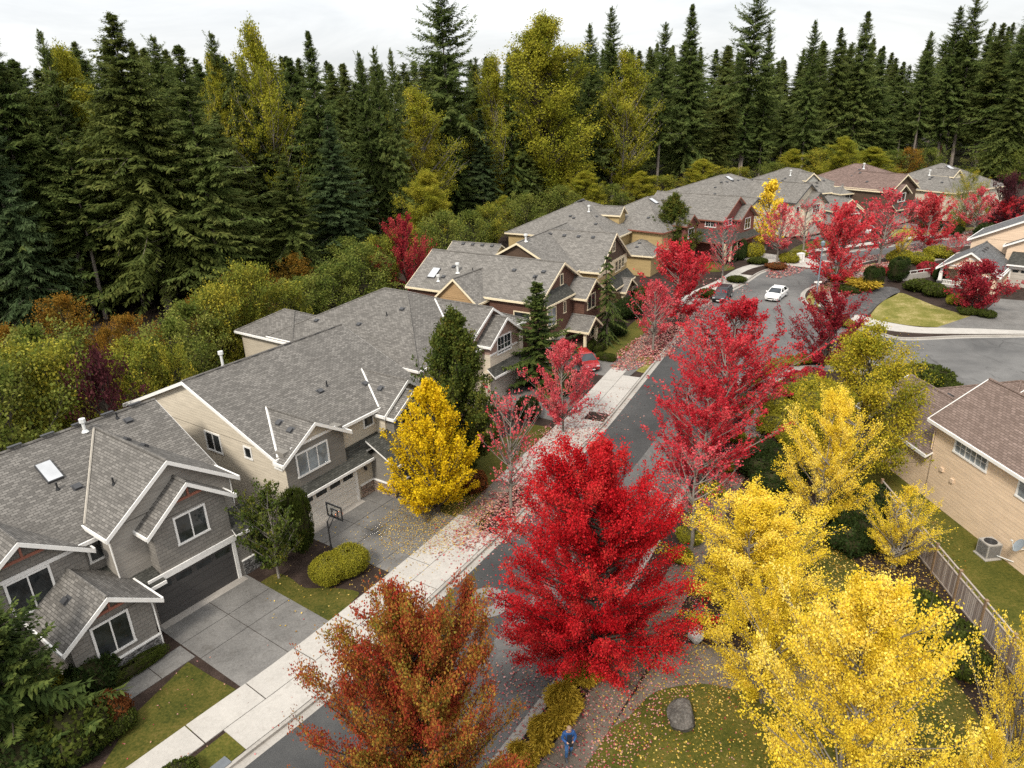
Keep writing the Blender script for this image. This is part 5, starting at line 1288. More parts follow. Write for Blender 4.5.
# deciduous trees of the forest edge
def dec(v, H0, R0, bx, by, ty, w, lab, name='cottonwood_tree', grp=None): tpx(name, V[v], H0, R0, (bx, by), ty, w, lab, rngF.uniform(0, 6.28), group=grp)
dec('cott1', 36, 8.5, 546, 213, 20, 104, 'broad yellow green cottonwood, the widest tree on the skyline')
dec('cott2', 30, 6.5, 498, 220, 58, 54, 'yellow brown cottonwood left of the widest cottonwood')
dec('cott2', 30, 6.5, 287, 272, 26, 62, 'yellow cottonwood rising on the left skyline')
dec('cott2', 30, 6.5, 248, 276, 56, 40, 'yellow orange cottonwood left of the left skyline cottonwood')
dec('cott2', 30, 6.5, 622, 202, 52, 62, 'sparse yellow cottonwood right of the widest cottonwood')
dec('cott2', 30, 6.5, 425, 240, 90, 70, 'yellow cottonwood behind the very tall bare trunked fir')
dec('cott1', 36, 8.5, 120, 296, 52, 70, 'yellowing cottonwood half hidden among the left firs')
dec('cott1', 36, 8.5, 432, 262, 172, 54, 'young yellow green cottonwood right of the dark red tree')
dec('cott2', 30, 6.5, 505, 232, 196, 24, 'small yellow birch below the forest beside the ochre house', 'birch_tree')
dec('cott1', 36, 8.5, 838, 190, 138, 40, 'light green alder above the grey dormer roof', 'alder_tree'); dec('cott1', 36, 8.5, 868, 186, 148, 44, 'yellow green alder above the brown house roof', 'alder_tree')
dec('cott1', 36, 8.5, 700, 198, 160, 40, 'yellow green bush tree behind the brick red house', 'alder_tree'); dec('cott1', 36, 8.5, 585, 220, 172, 44, 'yellow green bush tree behind the ochre house', 'alder_tree'); dec('cott1', 36, 8.5, 640, 206, 172, 34, 'pale green bush tree right of the ochre house roof', 'alder_tree'); dec('cott1', 36, 8.5, 790, 186, 150, 36, 'dark green bush tree left of the grey dormer roof', 'alder_tree')
dec('wood3', 7, 3.8, 905, 182, 150, 30, 'orange tinged bush behind the brown house', 'vine_maple')
dec('dkred', 8, 4.0, 409, 300, 220, 56, 'dark red maple at the forest edge behind the brown shake house', 'maple_tree')
dec('plum', 6, 3.2, 124, 472, 352, 72, 'purple plum tree behind the nearest grey roof', 'plum_tree')
edge = [('wood3', 28, 405, 326, 48), ('wood3', 172, 400, 330, 40), ('wood2', 188, 428, 345, 44), ('wood2', 222, 372, 290, 50), ('wood3', 205, 352, 300, 44), ('wood3', 120, 400, 330, 36), ('wood1', 25, 500, 356, 120), ('wood2', 75, 470, 338, 110), ('wood1', -30, 500, 360, 120), ('wood2', 10, 430, 352, 100), ('wood1', 58, 415, 326, 96), ('wood2', 150, 432, 342, 80), ('wood1', 185, 410, 322, 80), ('wood1', 205, 385, 304, 84), ('wood2', 236, 376, 284, 64), ('wood2', 262, 362, 264, 70), ('wood2', 290, 350, 285, 66), ('wood1', 305, 332, 280, 66), ('wood1', 335, 320, 268, 66), ('wood1', 365, 310, 248, 70), ('wood2', 388, 300, 236, 50), ('wood1', 445, 275, 215, 56), ('wood1', 470, 262, 214, 50), ('wood2', 490, 250, 205, 40), ('wood1', 525, 240, 196, 50), 
    ('wood3', 78, 362, 296, 60), ('wood3', 140, 372, 316, 50), ('wood3', 255, 318, 270, 60), ('wood3', 300, 300, 256, 50), ('wood1', 350, 285, 240, 60), ('wood2', 400, 265, 230, 50), ('wood1', 560, 226, 188, 44), ('wood1', 610, 216, 186, 44), ('wood2', 660, 204, 176, 40), ('wood1', 700, 197, 172, 40), ('wood2', 735, 192, 168, 36), ('wood1', 770, 190, 164, 36), ('wood2', 815, 184, 150, 36), ('wood1', 890, 182, 152, 36), ('wood1', 925, 180, 150, 36), ('wood1', 985, 180, 152, 40), ('wood1', 1015, 184, 150, 40)]
el = {'wood1': ('hazel_bush', 'leafy green woodland bush tree along the forest edge behind the houses', 'green bush trees of the forest edge'), 'wood2': ('hazel_bush', 'yellow green woodland bush tree along the forest edge behind the houses', 'yellow green bush trees of the forest edge'), 'wood3': ('vine_maple', 'orange leaved vine maple along the shaded forest edge behind the houses', 'orange vine maples of the forest edge')}
for v, bx, by, ty, w in edge:
    nm, lb, gr = el[v]; H0 = {'wood1': 8, 'wood2': 8, 'wood3': 7}[v]; R0 = {'wood1': 4.2, 'wood2': 4.0, 'wood3': 3.8}[v]
    dec(v, H0, R0, bx, by, ty, w, lb, nm, gr)

# ------------------------------------------------------------------ shrubs, hedges, grasses
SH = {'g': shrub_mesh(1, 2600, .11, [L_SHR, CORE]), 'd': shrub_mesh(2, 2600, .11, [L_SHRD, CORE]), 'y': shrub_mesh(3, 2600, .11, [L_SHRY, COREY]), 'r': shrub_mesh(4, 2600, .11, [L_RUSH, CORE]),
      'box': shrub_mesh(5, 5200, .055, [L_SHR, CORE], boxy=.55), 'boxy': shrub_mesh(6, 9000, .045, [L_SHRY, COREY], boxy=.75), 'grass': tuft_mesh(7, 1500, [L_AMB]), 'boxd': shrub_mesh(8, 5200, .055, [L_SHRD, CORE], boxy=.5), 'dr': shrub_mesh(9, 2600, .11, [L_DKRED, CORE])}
def sh(k, px, r, hgt, label, name='shrub', ry=None, rz=None, grp=None, cat='shrub'):
    g = G(*px); rz = rngF.uniform(0, 6.28) if rz is None else rz
    return put_shrub(name, SH[k], (g[0], g[1], .0), (r, ry or r, hgt), rz, label, cat, grp)
a55 = R_(53)
sh('boxy', (331, 580), 1.2, 1.55, 'rounded clipped yellow green boxwood, nearer half of the pair by the hoop', 'boxwood_hedge', 1.1, a55, cat='hedge')
sh('boxy', (350, 571), 1.25, 1.55, 'rounded clipped yellow green boxwood, farther half of the pair by the hoop', 'boxwood_hedge', 1.2, a55, cat='hedge')
sh('box', (302, 553), .95, 4.6, 'tall dark green arborvitae behind the small open pine', 'arborvitae')
sh('boxd', (262, 562), .95, 4.0, 'tall dark arborvitae at the grey garage corner', 'arborvitae')
x, y = loc2w(H1, -7.7, -2.25)
o = put_shrub('clipped_hedge', SH['box'], (x, y, 0), (2.2, .42, .75), R_(53.3), 'long low clipped hedge under the lowest gable window', 'hedge')
sh('d', (95, 690), 1.3, 1.9, 'rounded dark green shrub against the stone veneer at the lower left'); sh('g', (72, 745), 1.9, 2.0, 'large leafy green shrub at the bottom left corner', 'rhododendron'); sh('d', (30, 768), 1.9, 1.9, 'dark leafy shrub at the bottom left edge', 'rhododendron'); sh('r', (112, 722), .95, 1.5, 'small rusty red shrub beside the front lawn'); sh('g', (121, 728), .8, .9, 'small green shrub right of the rusty red one'); sh('g', (103, 742), .8, .9, 'small green mound in the lower left bed'); sh('y', (52, 705), .9, 1.9, 'yellow shrub half hidden under the feathery cypress'); sh('g', (180, 782), .9, .8, 'green bush on the verge at the bottom edge'); sh('d', (86, 757), .8, .9, 'dark little mound in the lower left bed')
sh('r', (474, 490), 1.0, 1.5, 'rusty brown shrub right of the golden tree'); sh('d', (528, 418), 1.2, 2.0, 'dark green shrub at the foot of the fresh green spruce'); sh('d', (560, 395), 1.3, 2.0, 'green hedge bush between spruce and driveway')
# groundcover along the right kerb
sA = s_of((360, 660)); sB = s_of((448, 584)); ng = 0
while ng < 40:
    q = rngF.uniform(sA - 2.5, sB); dd = rngF.choice([-9.35, -9.55, -10.05, -10.25]) + rngF.uniform(-.12, .12); p = at(q, dd)
    r = rngF.uniform(.3, .62)
    o = put_shrub('grass_clump', SH['grass'], (p[0], p[1], 0), (r, r * rngF.uniform(.8, 1.3), rngF.uniform(.5, .95)), rngF.uniform(0, 6.28), 'amber ornamental grass clump between the kerb and the right pavement', 'grass clump', 'amber grass clumps on the right verge'); ng += 1
for (px, r, hh) in [((700, 520), .9, .9), ((712, 495), .9, .9), ((722, 470), .9, .8), ((733, 440), 1, .9), ((742, 415), 1, .9), ((745, 400), 1, .8), ((752, 385), 1, .8), ((764, 374), 1, .8), ((776, 367), 1.1, .8), ((790, 363.5), 1.1, .8), ((805, 361.5), 1.1, .8), ((820, 361), 1.1, .8), ((690, 540), .9, .9), ((680, 560), .8, .8)]:
    sh('y', px, r, hh, 'low yellow green verge shrub between the kerb and the curving right path', 'verge_shrub', grp='yellow green verge shrubs at the corner')
for (px, r, hh, k) in [((790, 395), 1.5, 1.4, 'y'), ((775, 412), 1.5, 1.5, 'y'), ((805, 388), 1.5, 1.4, 'y'), ((790, 420), 1.6, 1.5, 'y'), ((810, 408), 1.6, 1.5, 'y'), ((772, 432), 1.5, 1.4, 'y'), ((825, 395), 1.5, 1.4, 'y'), ((830, 420), 1.6, 1.6, 'y'), ((795, 445), 1.6, 1.5, 'y'), ((845, 400), 1.5, 1.5, 'y'), ((862, 396), 1.5, 1.5, 'y'), ((850, 430), 1.6, 1.5, 'y')]:
    sh(k, px, r, hh, 'yellow green shrub massed inside the bend of the right path', 'massed_shrub', grp='shrubs massed inside the path bend')
for (px, r, hh) in [((760, 455), 1.5, 1.3), ((757, 475), 1.5, 1.3), ((778, 465), 1.5, 1.4), ((770, 488), 1.4, 1.3), ((790, 480), 1.4, 1.3)]:
    sh('d', px, r, hh, 'dark green spreading shrub right of the pavement beyond the yellow trees', 'spreading_shrub', grp='dark spreading shrubs by the pavement')
sh('dr', (797, 381), 1.2, .9, 'dark red low shrub along the curving path'); sh('dr', (812, 378), 1.2, .9, 'dark red low shrub next to the wine red maple trunk')
for (px, r, hh) in [((838, 520), 1.5, 1.9), ((856, 530), 1.5, 1.9), ((862, 545), 1.4, 1.8), ((872, 512), 1.3, 2.0), ((845, 548), 1.4, 1.6)]:
    sh('d', px, r, hh, 'dark green hedge shrub at the upper end of the cedar fence', 'hedge_shrub', grp='dark hedge shrubs at the fence top')
for (px, r, hh) in [((930, 632), 1.5, 1.5), ((945, 648), 1.5, 1.5), ((920, 615), 1.1, 1.3), ((958, 668), 1.3, 1.4)]:
    sh('g', px, r, hh, 'green juniper shrub on the mulch below the cedar fence', 'juniper_shrub', grp='green junipers below the fence')
sh('g', (925, 388), 2.2, 2.2, 'round green bush beside the side street kerb'); sh('y', (905, 385), 1.8, 1.9, 'yellow green bush left of the round side street bush'); sh('g', (945, 394), 1.4, 1.4, 'small green bush right of the round side street bush'); sh('g', (885, 388), 1.8, 1.9, 'green bush under the tall yellow green tree by the side street')
# corner garden of the apricot house
sh('boxd', (872, 289), 1.6, 3.2, 'squared dark hedge block, left one in the corner garden', 'clipped_hedge', 1.3, R_(40), cat='hedge'); sh('boxd', (897, 281), 2.3, 3.4, 'squared dark hedge block, right one in the corner garden', 'clipped_hedge', 1.3, R_(45), cat='hedge')
sh('grass', (863, 290), 2.0, 1.7, 'golden grass mound left of the squared hedges', 'grass_clump'); sh('y', (838, 281), 1.7, 1.9, 'yellow bush on the leaf covered island bank'); sh('g', (848, 292), 1.6, .9, 'spreading green juniper on the island bank'); sh('y', (900, 262), 2.0, 2.0, 'golden yellow bush behind the squared hedges, left one'); sh('y', (918, 264), 2.2, 1.8, 'yellow green mound behind the squared hedges, middle one'); sh('y', (938, 257), 2.3, 1.8, 'straw yellow mound behind the apricot porch'); sh('dr', (927, 275), 1.6, 1.8, 'mauve red bush left of the apricot porch'); sh('dr', (885, 275), 1.4, 1.2, 'red bush tucked behind the left squared hedge')
sh('g', (918, 291), 1.9, 1.6, 'fresh green bush along the straw lawn, left one'); sh('g', (935, 296), 1.6, 1.6, 'darker green bush along the straw lawn, right one'); sh('y', (955, 304), 1.1, 1.3, 'bright yellow bush left of the Japanese maple'); sh('d', (938, 281), .8, 2.2, 'narrow green shrub beside the porch column'); sh('g', (968, 314), 1.3, .9, 'low green shrub under the Japanese maple, left one'); sh('g', (985, 317), 1.2, .9, 'low green shrub under the Japanese maple, right one'); sh('r', (838, 322), 1.2, .8, 'rusty low plant on the dark gravel bed'); sh('y', (848, 326), 1.0, .7, 'small yellow plant on the dark gravel bed')
# left kerb gardens far
sh('g', (736, 282), 1.5, .9, 'low green mound on the verge in front of the white car', 'verge_mound'); sh('g', (706, 298), 1.3, 1.3, 'green mound beside the black car', 'verge_mound'); sh('d', (731, 262), .9, 3.4, 'clipped dark column shrub, left one by the brick red porch', 'arborvitae', cat='shrub'); sh('d', (741, 260), .9, 3.4, 'clipped dark column shrub, right one by the brick red porch', 'arborvitae'); sh('y', (752, 256), 2.0, 2.2, 'amber bush right of the column shrubs'); sh('g', (757, 264), 1.6, 1.1, 'green low bush under the yellow poplar'); sh('y', (789, 262), 1.7, 1.5, 'yellow mound beside the slim pink maple'); sh('r', (776, 268), 1.6, .8, 'rusty low planting at the far bend of the kerb'); sh('y', (800, 256), 1.3, .9, 'yellow low bush beside the white cabinet')
sh('d', (628, 318), 1.8, 2.6, 'dark green bush right of the drooping cedar'); sh('g', (645, 305), 2.0, 2.4, 'leafy green bush under the left kerb pink maple'); sh('d', (615, 335), 1.5, 1.6, 'dark clipped bush by the brown house window'); sh('box', (591, 351), 1.2, 1.1, 'low boxwood hedge behind the red car', 'boxwood_hedge', .45, R_(57), cat='hedge'); sh('box', (606, 361), 1.3, .9, 'low boxwood hedge at the front of the red car', 'boxwood_hedge', .45, R_(-30), cat='hedge'); sh('box', (600, 352), 1.2, .9, 'yellowing low boxwood hedge beside the red car', 'boxwood_hedge', .45, R_(57), cat='hedge')
sh('d', (880, 236), 1.6, 1.6, 'dark bush by the brown house drive'); sh('d', (935, 232), 1.0, 3.0, 'dark upright shrub at the brown house porch', 'arborvitae'); sh('d', (953, 234), 1.8, 1.6, 'dark mound near the faded pink maple'); sh('d', (985, 238), 2.0, 2.6, 'round dark bush under the purple plum tree'); sh('d', (925, 228), 1.2, 1.5, 'dark rounded bush left of the brown porch'); sh('g', (830, 240), 1.8, 2.2, 'green bush at the grey dormer house wall')
# ------------------------------------------------------------------ cars
def car(base, heading, paint, label, L=4.6, Wd=1.82, Hh=1.46, suv=False, z=-.12, lights=True):
    g = G(*base, z); root = empty('parked_car' if 'parked' in label else 'car', (g[0], g[1], z), heading); tag(root, label, 'car')
    hw = Wd / 2
    # stations along x (front = +x): x, z_low, z_belt, halfwidth factor
    st = [(-L / 2, .42, .78, .80), (-L / 2 + .12, .28, .92, .93), (-L / 2 + .55, .22, .98 if suv else .95, 1.0), (-.55, .2, .95, 1.0), (.6, .2, .93, 1.0), (L / 2 - 1.1, .2, .90, 1.0), (L / 2 - .45, .22, .82, .97), (L / 2 - .1, .28, .68, .88), (L / 2, .36, .58, .78)]
    b = MB(); rings = []
    for x, zl, zb, f in st:
        w = hw * f
        rings.append([(x, -w * .92, zl), (x, -w, zl + .18), (x, -w, zb - .14), (x, -w * .93, zb), (x, 0, zb + .03), (x, w * .93, zb), (x, w, zb - .14), (x, w, zl + .18), (x, w * .92, zl)])
    for i in range(len(rings) - 1):
        for k in range(8): b.poly([rings[i][k], rings[i][k + 1], rings[i + 1][k + 1], rings[i + 1][k]])
        b.poly([rings[i][8], rings[i][0], rings[i + 1][0], rings[i + 1][8]])
    b.poly(rings[0][::-1]); b.poly(rings[-1])
    body = b.build('body', paint, root, True)
    # greenhouse
    xr0, xr1 = (-L / 2 + .35, .1) if suv else (-1.15, .15)
    xb0, xb1 = (-L / 2 + .18, 1.0) if suv else (-1.85, 1.05)
    zt = Hh; zb = .93; wb = hw * .91; wt = hw * .72
    A = [(xb0, -wb, zb), (xb1, -wb, zb - .02), (xb1, wb, zb - .02), (xb0, wb, zb)]; T = [(xr0, -wt, zt - .07), (xr1, -wt, zt - .07), (xr1, wt, zt - .07), (xr0, wt, zt - .07)]
    c = MB(); c.hexa(A, T); c.build('windows', CARGL, root)
    r = MB(); o = .02
    r.hexa([(p[0] + (o if p[0] > -.5 else -o), p[1] * 1.02, p[2] - .01) for p in T], [(xr0 + .12, -wt * .86, zt), (xr1 - .12, -wt * .86, zt), (xr1 - .12, wt * .86, zt), (xr0 + .12, wt * .86, zt)])
    for sy in (-1, 1):
        for (xa, xt) in ((xb1, xr1), (xb0, xr0), (-.35, -.4)):
            p0 = np.array([xa, sy * wb * 1.01, zb]); p1 = np.array([xt, sy * wt * 1.02, zt - .06]); r.tube([p0, p1], .045, 4)
    r.build('roof_panel', paint, root)
    for sx in (-1, 1):
        for sy in (-1, 1):
            x = sx * L * .295; w = MB(); w.tube([(x, sy * (hw - .2), .33), (x, sy * (hw + .015), .33)], .335, 16); wo = w.build('wheel', BLACK, root)
            w = MB(); w.tube([(x, sy * (hw - .02), .33), (x, sy * (hw + .024), .33)], .2, 10); w.build('rim', LEADM, wo)
    for sy in (-1, 1):
        m = MB(); m.box(L / 2 - .3, L / 2 - .02, sy * hw * .62 - .16, sy * hw * .62 + .16, .56, .7); m.build('headlight', SKYL, root)
        m = MB(); m.box(-L / 2 - .015, -L / 2 + .12, sy * hw * .66 - .14, sy * hw * .66 + .14, .66, .8); m.build('tail_light', plain('lamp_red', (.3, .01, .01), .3), root)
        m = MB(); m.box(.75, .95, sy * (hw + .07) - .09, sy * (hw + .07) + .09, .92, 1.05); m.build('wing_mirror', paint, root)
    m = MB(); m.box(L / 2 - .03, L / 2 + .012, -.42, .42, .42, .56); m.build('grille', BLACK, root)
    m = MB(); m.box(L / 2 - .01, L / 2 + .02, -.22, .22, .3, .41); m.build('number_plate', WHITE, root)
    if suv:
        m = MB()
        for sy in (-1, 1): m.tube([(xr0 + .2, sy * wt * .8, zt + .05), (xr1 - .2, sy * wt * .8, zt + .05)], .025, 5)
        m.build('roof_rail', BLACK, root)
    return root
P_W = plain('car_paint_white', (.78, .78, .76), .25, .5, var=.02); P_B = plain('car_paint_black', (.02, .02, .022), .2, .6, var=.05); P_R = plain('car_paint_red', (.30, .012, .012), .2, .6, var=.05); P_S = plain('car_paint_silver', (.5, .51, .52), .25, .5, .3, var=.04)
def hdg(a, b):
    d = G(*b)[:2] - G(*a)[:2]; return math.atan2(d[1], d[0])
car((776, 298), hdg((786, 288), (768, 301)), P_W, 'white sedan driving through the bend of the road', 4.7)
car((722, 299), hdg((732, 288), (712, 308)), P_B, 'black estate car parked at the left kerb beside the red maples', 4.5, 1.8, 1.6, True)
car((586, 366), hdg((570, 352), (598, 380)) + 0.0, P_R, 'red hatchback parked nose outward in the brown shake house driveway', 4.1, 1.76, 1.42, True, z=.03)
car((864, 234), R_(160), P_S, 'silver car parked on the brown house driveway behind the pale pink maple', 4.5, z=.0)

# ------------------------------------------------------------------ basketball hoop
g = G(334, 566); hoop = empty('basketball_hoop', (g[0], g[1], 0), R_(55)); tag(hoop, 'black portable basketball hoop beside the clipped boxwood on the driveway', 'basketball hoop')
b = MB(); b.hexa([(-.55, -.4, .02), (.45, -.4, .02), (.45, .4, .02), (-.55, .4, .02)], [(-.4, -.3, .3), (.3, -.3, .3), (.3, .3, .3), (-.4, .3, .3)]); b.build('base', BLACK, hoop)
b = MB(); b.tube([(0, 0, .25), (0, 0, 1.5)], .06, 8); b.tube([(0, 0, 1.4), (0, 0, 3.1)], .045, 8); b.build('pole', BLACK, hoop)
b = MB(); b.tube([(0, .0, 2.5), (.55, 0, 3.15)], .03, 6); b.tube([(0, 0, 3.05), (.55, 0, 3.6)], .03, 6); b.build('bracket', BLACK, hoop)
b = MB(); x = .6
for (y0, y1, z0, z1) in ((-.65, .65, 2.95, 3.04), (-.65, .65, 3.78, 3.87), (-.65, -.57, 3.04, 3.78), (.57, .65, 3.04, 3.78), (-.29, -.23, 3.1, 3.5), (.23, .29, 3.1, 3.5), (-.29, .29, 3.5, 3.56), (-.29, .29, 3.06, 3.1)): b.box(x - .025, x + .025, y0, y1, z0, z1)
bb = b.build('backboard', BLACK, hoop)
m_, t_, p_ = mat('clear_acrylic', .05, .5); p_.inputs['Transmission Weight'].default_value = 1; p_.inputs['IOR'].default_value = 1.05; p_.inputs['Base Color'].default_value = (.9, .92, .92, 1)
b = MB(); b.box(x - .008, x + .008, -.57, .57, 3.04, 3.78); b.build('acrylic_panel', m_, bb)
b = MB(); ring = [(x + .08 + .23 + .23 * math.cos(q), .23 * math.sin(q), 3.08) for q in np.linspace(0, 2 * math.pi, 17)]; b.tube(ring, .012, 5, cap=False); b.tube([(x, 0, 3.08), (x + .1, 0, 3.08)], .03, 5); b.build('rim', plain('rim_orange', (.35, .08, .02), .5), hoop)

# ------------------------------------------------------------------ street lamp with name sign
g = G(815, 306); lp = empty('street_lamp', (g[0], g[1], 0)); tag(lp, 'blue grey lamp post with a small white street sign on the corner island', 'street lamp')
b = MB(); b.tube([(0, 0, 0), (0, 0, .5)], [.16, .13], 10); b.tube([(0, 0, .5), (.0, 0, 7.4)], [.085, .06], 10); b.build('pole', STEEL, lp)
b = MB(); b.tube([(0, 0, 7.3), (0, 0, 7.45), (0, 0, 7.85), (0, 0, 8.0)], [.1, .2, .26, .05], 10); b.build('lantern', STEEL, lp)
b = MB(); b.box(-.45, .45, -.015, .015, 2.9, 3.1); b.box(-.015, .015, -.42, .42, 2.68, 2.88); b.build('street_sign', WHITE, lp)
# white utility cabinet
g = G(800, 262); b = MB(); b.box(-.5, .5, -.35, .35, 0, 1.3); b.box(-.53, .53, -.38, .38, 1.3, 1.36)
o = b.build('utility_cabinet', WHITE); o.location = (g[0], g[1], 0); o.rotation_euler = (0, 0, R_(30)); tag(o, 'white utility cabinet on the verge beside the yellow mound', 'cabinet')
b = MB(); b.box(-.02, .02, -.356, -.352, .1, 1.2); b.build('door_seam', DARKM, o)
# garden wall by the corner hedges
A = G(903, 281)[:2]; Bq = G(930, 277)[:2]; d = Bq - A; L_ = np.linalg.norm(d)
b = MB(); b.box(0, L_, 0, .25, 0, .8); o = b.build('garden_wall', KERB); o.location = (*A, 0); o.rotation_euler = (0, 0, math.atan2(d[1], d[0])); tag(o, 'low pale garden wall with a rail behind the squared hedges', 'wall')
b = MB(); b.tube([(0, .12, 1.2), (L_, .12, 1.2)], .04, 5)
for i in range(5): b.tube([(L_ * i / 4, .12, .8), (L_ * i / 4, .12, 1.2)], .03, 5)
b.build('rail', WHITE, o)
# leaning dead trunk
g = G(933, 172); b = MB(); b.tube([(0, 0, -.2), (.6, 0, 4), (1.5, .1, 8.5)], [.45, .38, .25], 8); o = b.build('dead_trunk', plain('dead_wood', (.22, .12, .07), .9)); o.location = (g[0], g[1], 0); tag(o, 'leaning broken reddish trunk behind the far roofs', 'tree trunk')
# utility box lid on the verge
g = G(221, 766); b = MB(); b.box(-.35, .35, -.25, .25, 0, .06); o = b.build('meter_lid', plain('meter_lid_grey', (.12, .13, .14), .7)); o.location = (g[0], g[1], .01); o.rotation_euler = (0, 0, a55); tag(o, 'dark grey ground box lid on the verge at the bottom edge', 'utility lid')

# ------------------------------------------------------------------ cedar fence
FA = G(878, 506)[:2]; FB = G(975, 628)[:2]; d = FB - FA; FL = np.linalg.norm(d) * 1.45; ang = math.atan2(d[1], d[0])
fr = empty('cedar_fence', (*FA, 0), ang); tag(fr, 'weathered cedar board fence with an open top rail beside the peach house', 'fence')
np_ = int(FL / 2.35) + 1
for i in range(np_ + 1):
    x = i * 2.35; b = MB(); b.box(x - .06, x + .06, -.07, .05, 0, 1.95); b.box(x - .08, x + .08, -.09, .07, 1.95, 1.99); b.build('post', plain('fence_post_brown', (.22, .145, .085), .8), fr)
for i in range(np_):
    x0 = i * 2.35 + .062; x1 = (i + 1) * 2.35 - .062
    b = MB(); b.box(x0, x1, -.012, .012, .06, 1.5); b.build('board_panel', WOODF, fr)
    for (ya, yb, za, zb) in ((-.045, -.014, .1, .19), (-.04, .04, 1.84, 1.9)):
        b = MB(); b.box(x0, x1, ya, yb, za, zb); b.build('rail', plain('fence_rail', (.33, .28, .24), .8), fr)
    b = MB(); b.box(x0, x1, -.04, .04, 1.5, 1.56)
    for k in range(1, 4):
        c = x0 + (x1 - x0) * k / 4; b.box(c - .02, c + .02, -.02, .02, 1.56, 1.84)
    b.build('rail', plain('fence_rail', (.33, .28, .24), .8), fr)
# ------------------------------------------------------------------ air conditioner and dish at the peach house
g = G(987, 556); ac = empty('air_conditioner', (g[0], g[1], .0), R_(276)); tag(ac, 'grey air conditioning unit with a round top fan on the grass by the peach wall', 'air conditioner')
b = MB(); b.box(-.5, .5, -.5, .5, 0, .08); b.build('pad', KERB, ac)
b = MB(); b.box(-.42, .42, -.42, .42, .08, 1.0); body = b.build('body', ACM, ac)
b = MB()
for i in range(14):
    zz = .18 + i * .055
    for sx in (-1, 1): b.box(-.36, .36, sx * .424 - .006, sx * .424 + .006, zz, zz + .022); b.box(sx * .424 - .006, sx * .424 + .006, -.36, .36, zz, zz + .022)
b.build('louvre', DARKM, body)
b = MB(); b.tube([(0, 0, 1.0), (0, 0, 1.012)], .34, 20); fan = b.build('fan_well', BLACK, ac)
b = MB()
for r_ in (.1, .2, .3): b.tube([(r_ * math.cos(q), r_ * math.sin(q), 1.03) for q in np.linspace(0, 2 * math.pi, 17)], .008, 4, cap=False)
for q in np.arange(8) * math.pi / 4: b.tube([(0, 0, 1.03), (.34 * math.cos(q), .34 * math.sin(q), 1.03)], .008, 4)
b.tube([(0, 0, 1.0), (0, 0, 1.05)], .07, 8); b.build('fan_guard', DARKM, fan)
b = MB(); b.tube([(.42, .2, .3), (1.0, .6, .3), (1.3, .85, .3)], .03, 6); b.build('pipe', LEADM, ac)
q = loc2w(H13, 11.4, -.02); ds = empty('satellite_dish', (q[0], q[1], 1.5), R_(276)); tag(ds, 'round grey satellite dish fixed to the peach wall', 'satellite dish')
b = MB(); b.tube([(0, 0, 0), (0, -.3, .05), (0, -.4, .25)], .03, 6); b.build('bracket', LEADM, ds)
b = MB(); c = np.array([0, -.45, .3]); n_ = np.array([-.35, -.75, .55]); n_ /= np.linalg.norm(n_); a_ = np.cross(n_, [0, 0, 1.]); a_ /= np.linalg.norm(a_); b_ = np.cross(n_, a_)
rg = [[c + r * (math.cos(t) * a_ + math.sin(t) * b_) + n_ * (r * r * .3) for t in np.arange(20) * 2 * math.pi / 20] for r in (.16, .3, .4)]
for i in range(20):
    j = (i + 1) % 20; b.poly([c, rg[0][i], rg[0][j]])
    for k in (0, 1): b.poly([rg[k][i], rg[k + 1][i], rg[k + 1][j], rg[k][j]])
b.build('reflector', plain('dish_grey', (.25, .29, .32), .5), ds); b = MB(); b.tube([c - b_ * -.38, c + n_ * .45], .018, 5); b.tube([c + n_ * .42, c + n_ * .52], .05, 6); b.build('feed_arm', LEADM, ds)
# ------------------------------------------------------------------ boulders
def boulder(px, r, m, label, seed, sq=.7):
    rng = np.random.default_rng(seed); b = MB(); nu, nv = 16, 9; g = G(*px)
    dirs = rnd_dirs(11, rng); ds_ = rng.uniform(.62, .95, 11)
    def R(d): return min(1.05, min(ds_[k] / max(.05, d @ dirs[k]) if d @ dirs[k] > .05 else 9 for k in range(11)))
    P = [[None] * nu for _ in range(nv)]
    for j in range(nv):
        w = -1.2 + 2.77 * j / (nv - 1)
        for i in range(nu):
            u = 2 * math.pi * i / nu; d = np.array([math.cos(w) * math.cos(u), math.cos(w) * math.sin(u), math.sin(w)]); P[j][i] = d * R(d) * (1 + rng.normal(0, .012)) * np.array([1, .75, sq]) * r + np.array([0, 0, r * .3])
    for j in range(nv - 1):
        for i in range(nu): b.poly([P[j][i], P[j][(i + 1) % nu], P[j + 1][(i + 1) % nu], P[j + 1][i]])
    o = b.build('boulder', m); o.location = (g[0], g[1], 0); o.rotation_euler = (0, 0, R_(60)); tag(o, label, 'boulder')
boulder((681, 722), .9, ROCK, 'dark grey boulder lying alone on the mossy lawn', 3); boulder((697, 638), .58, ROCKP, 'pale white boulder beside the plaza path', 4, .8); boulder((701, 618), .6, ROCK, 'grey boulder half hidden behind the pale white one', 5); boulder((744, 545), .7, ROCK, 'boulder under the round bright yellow tree', 6)

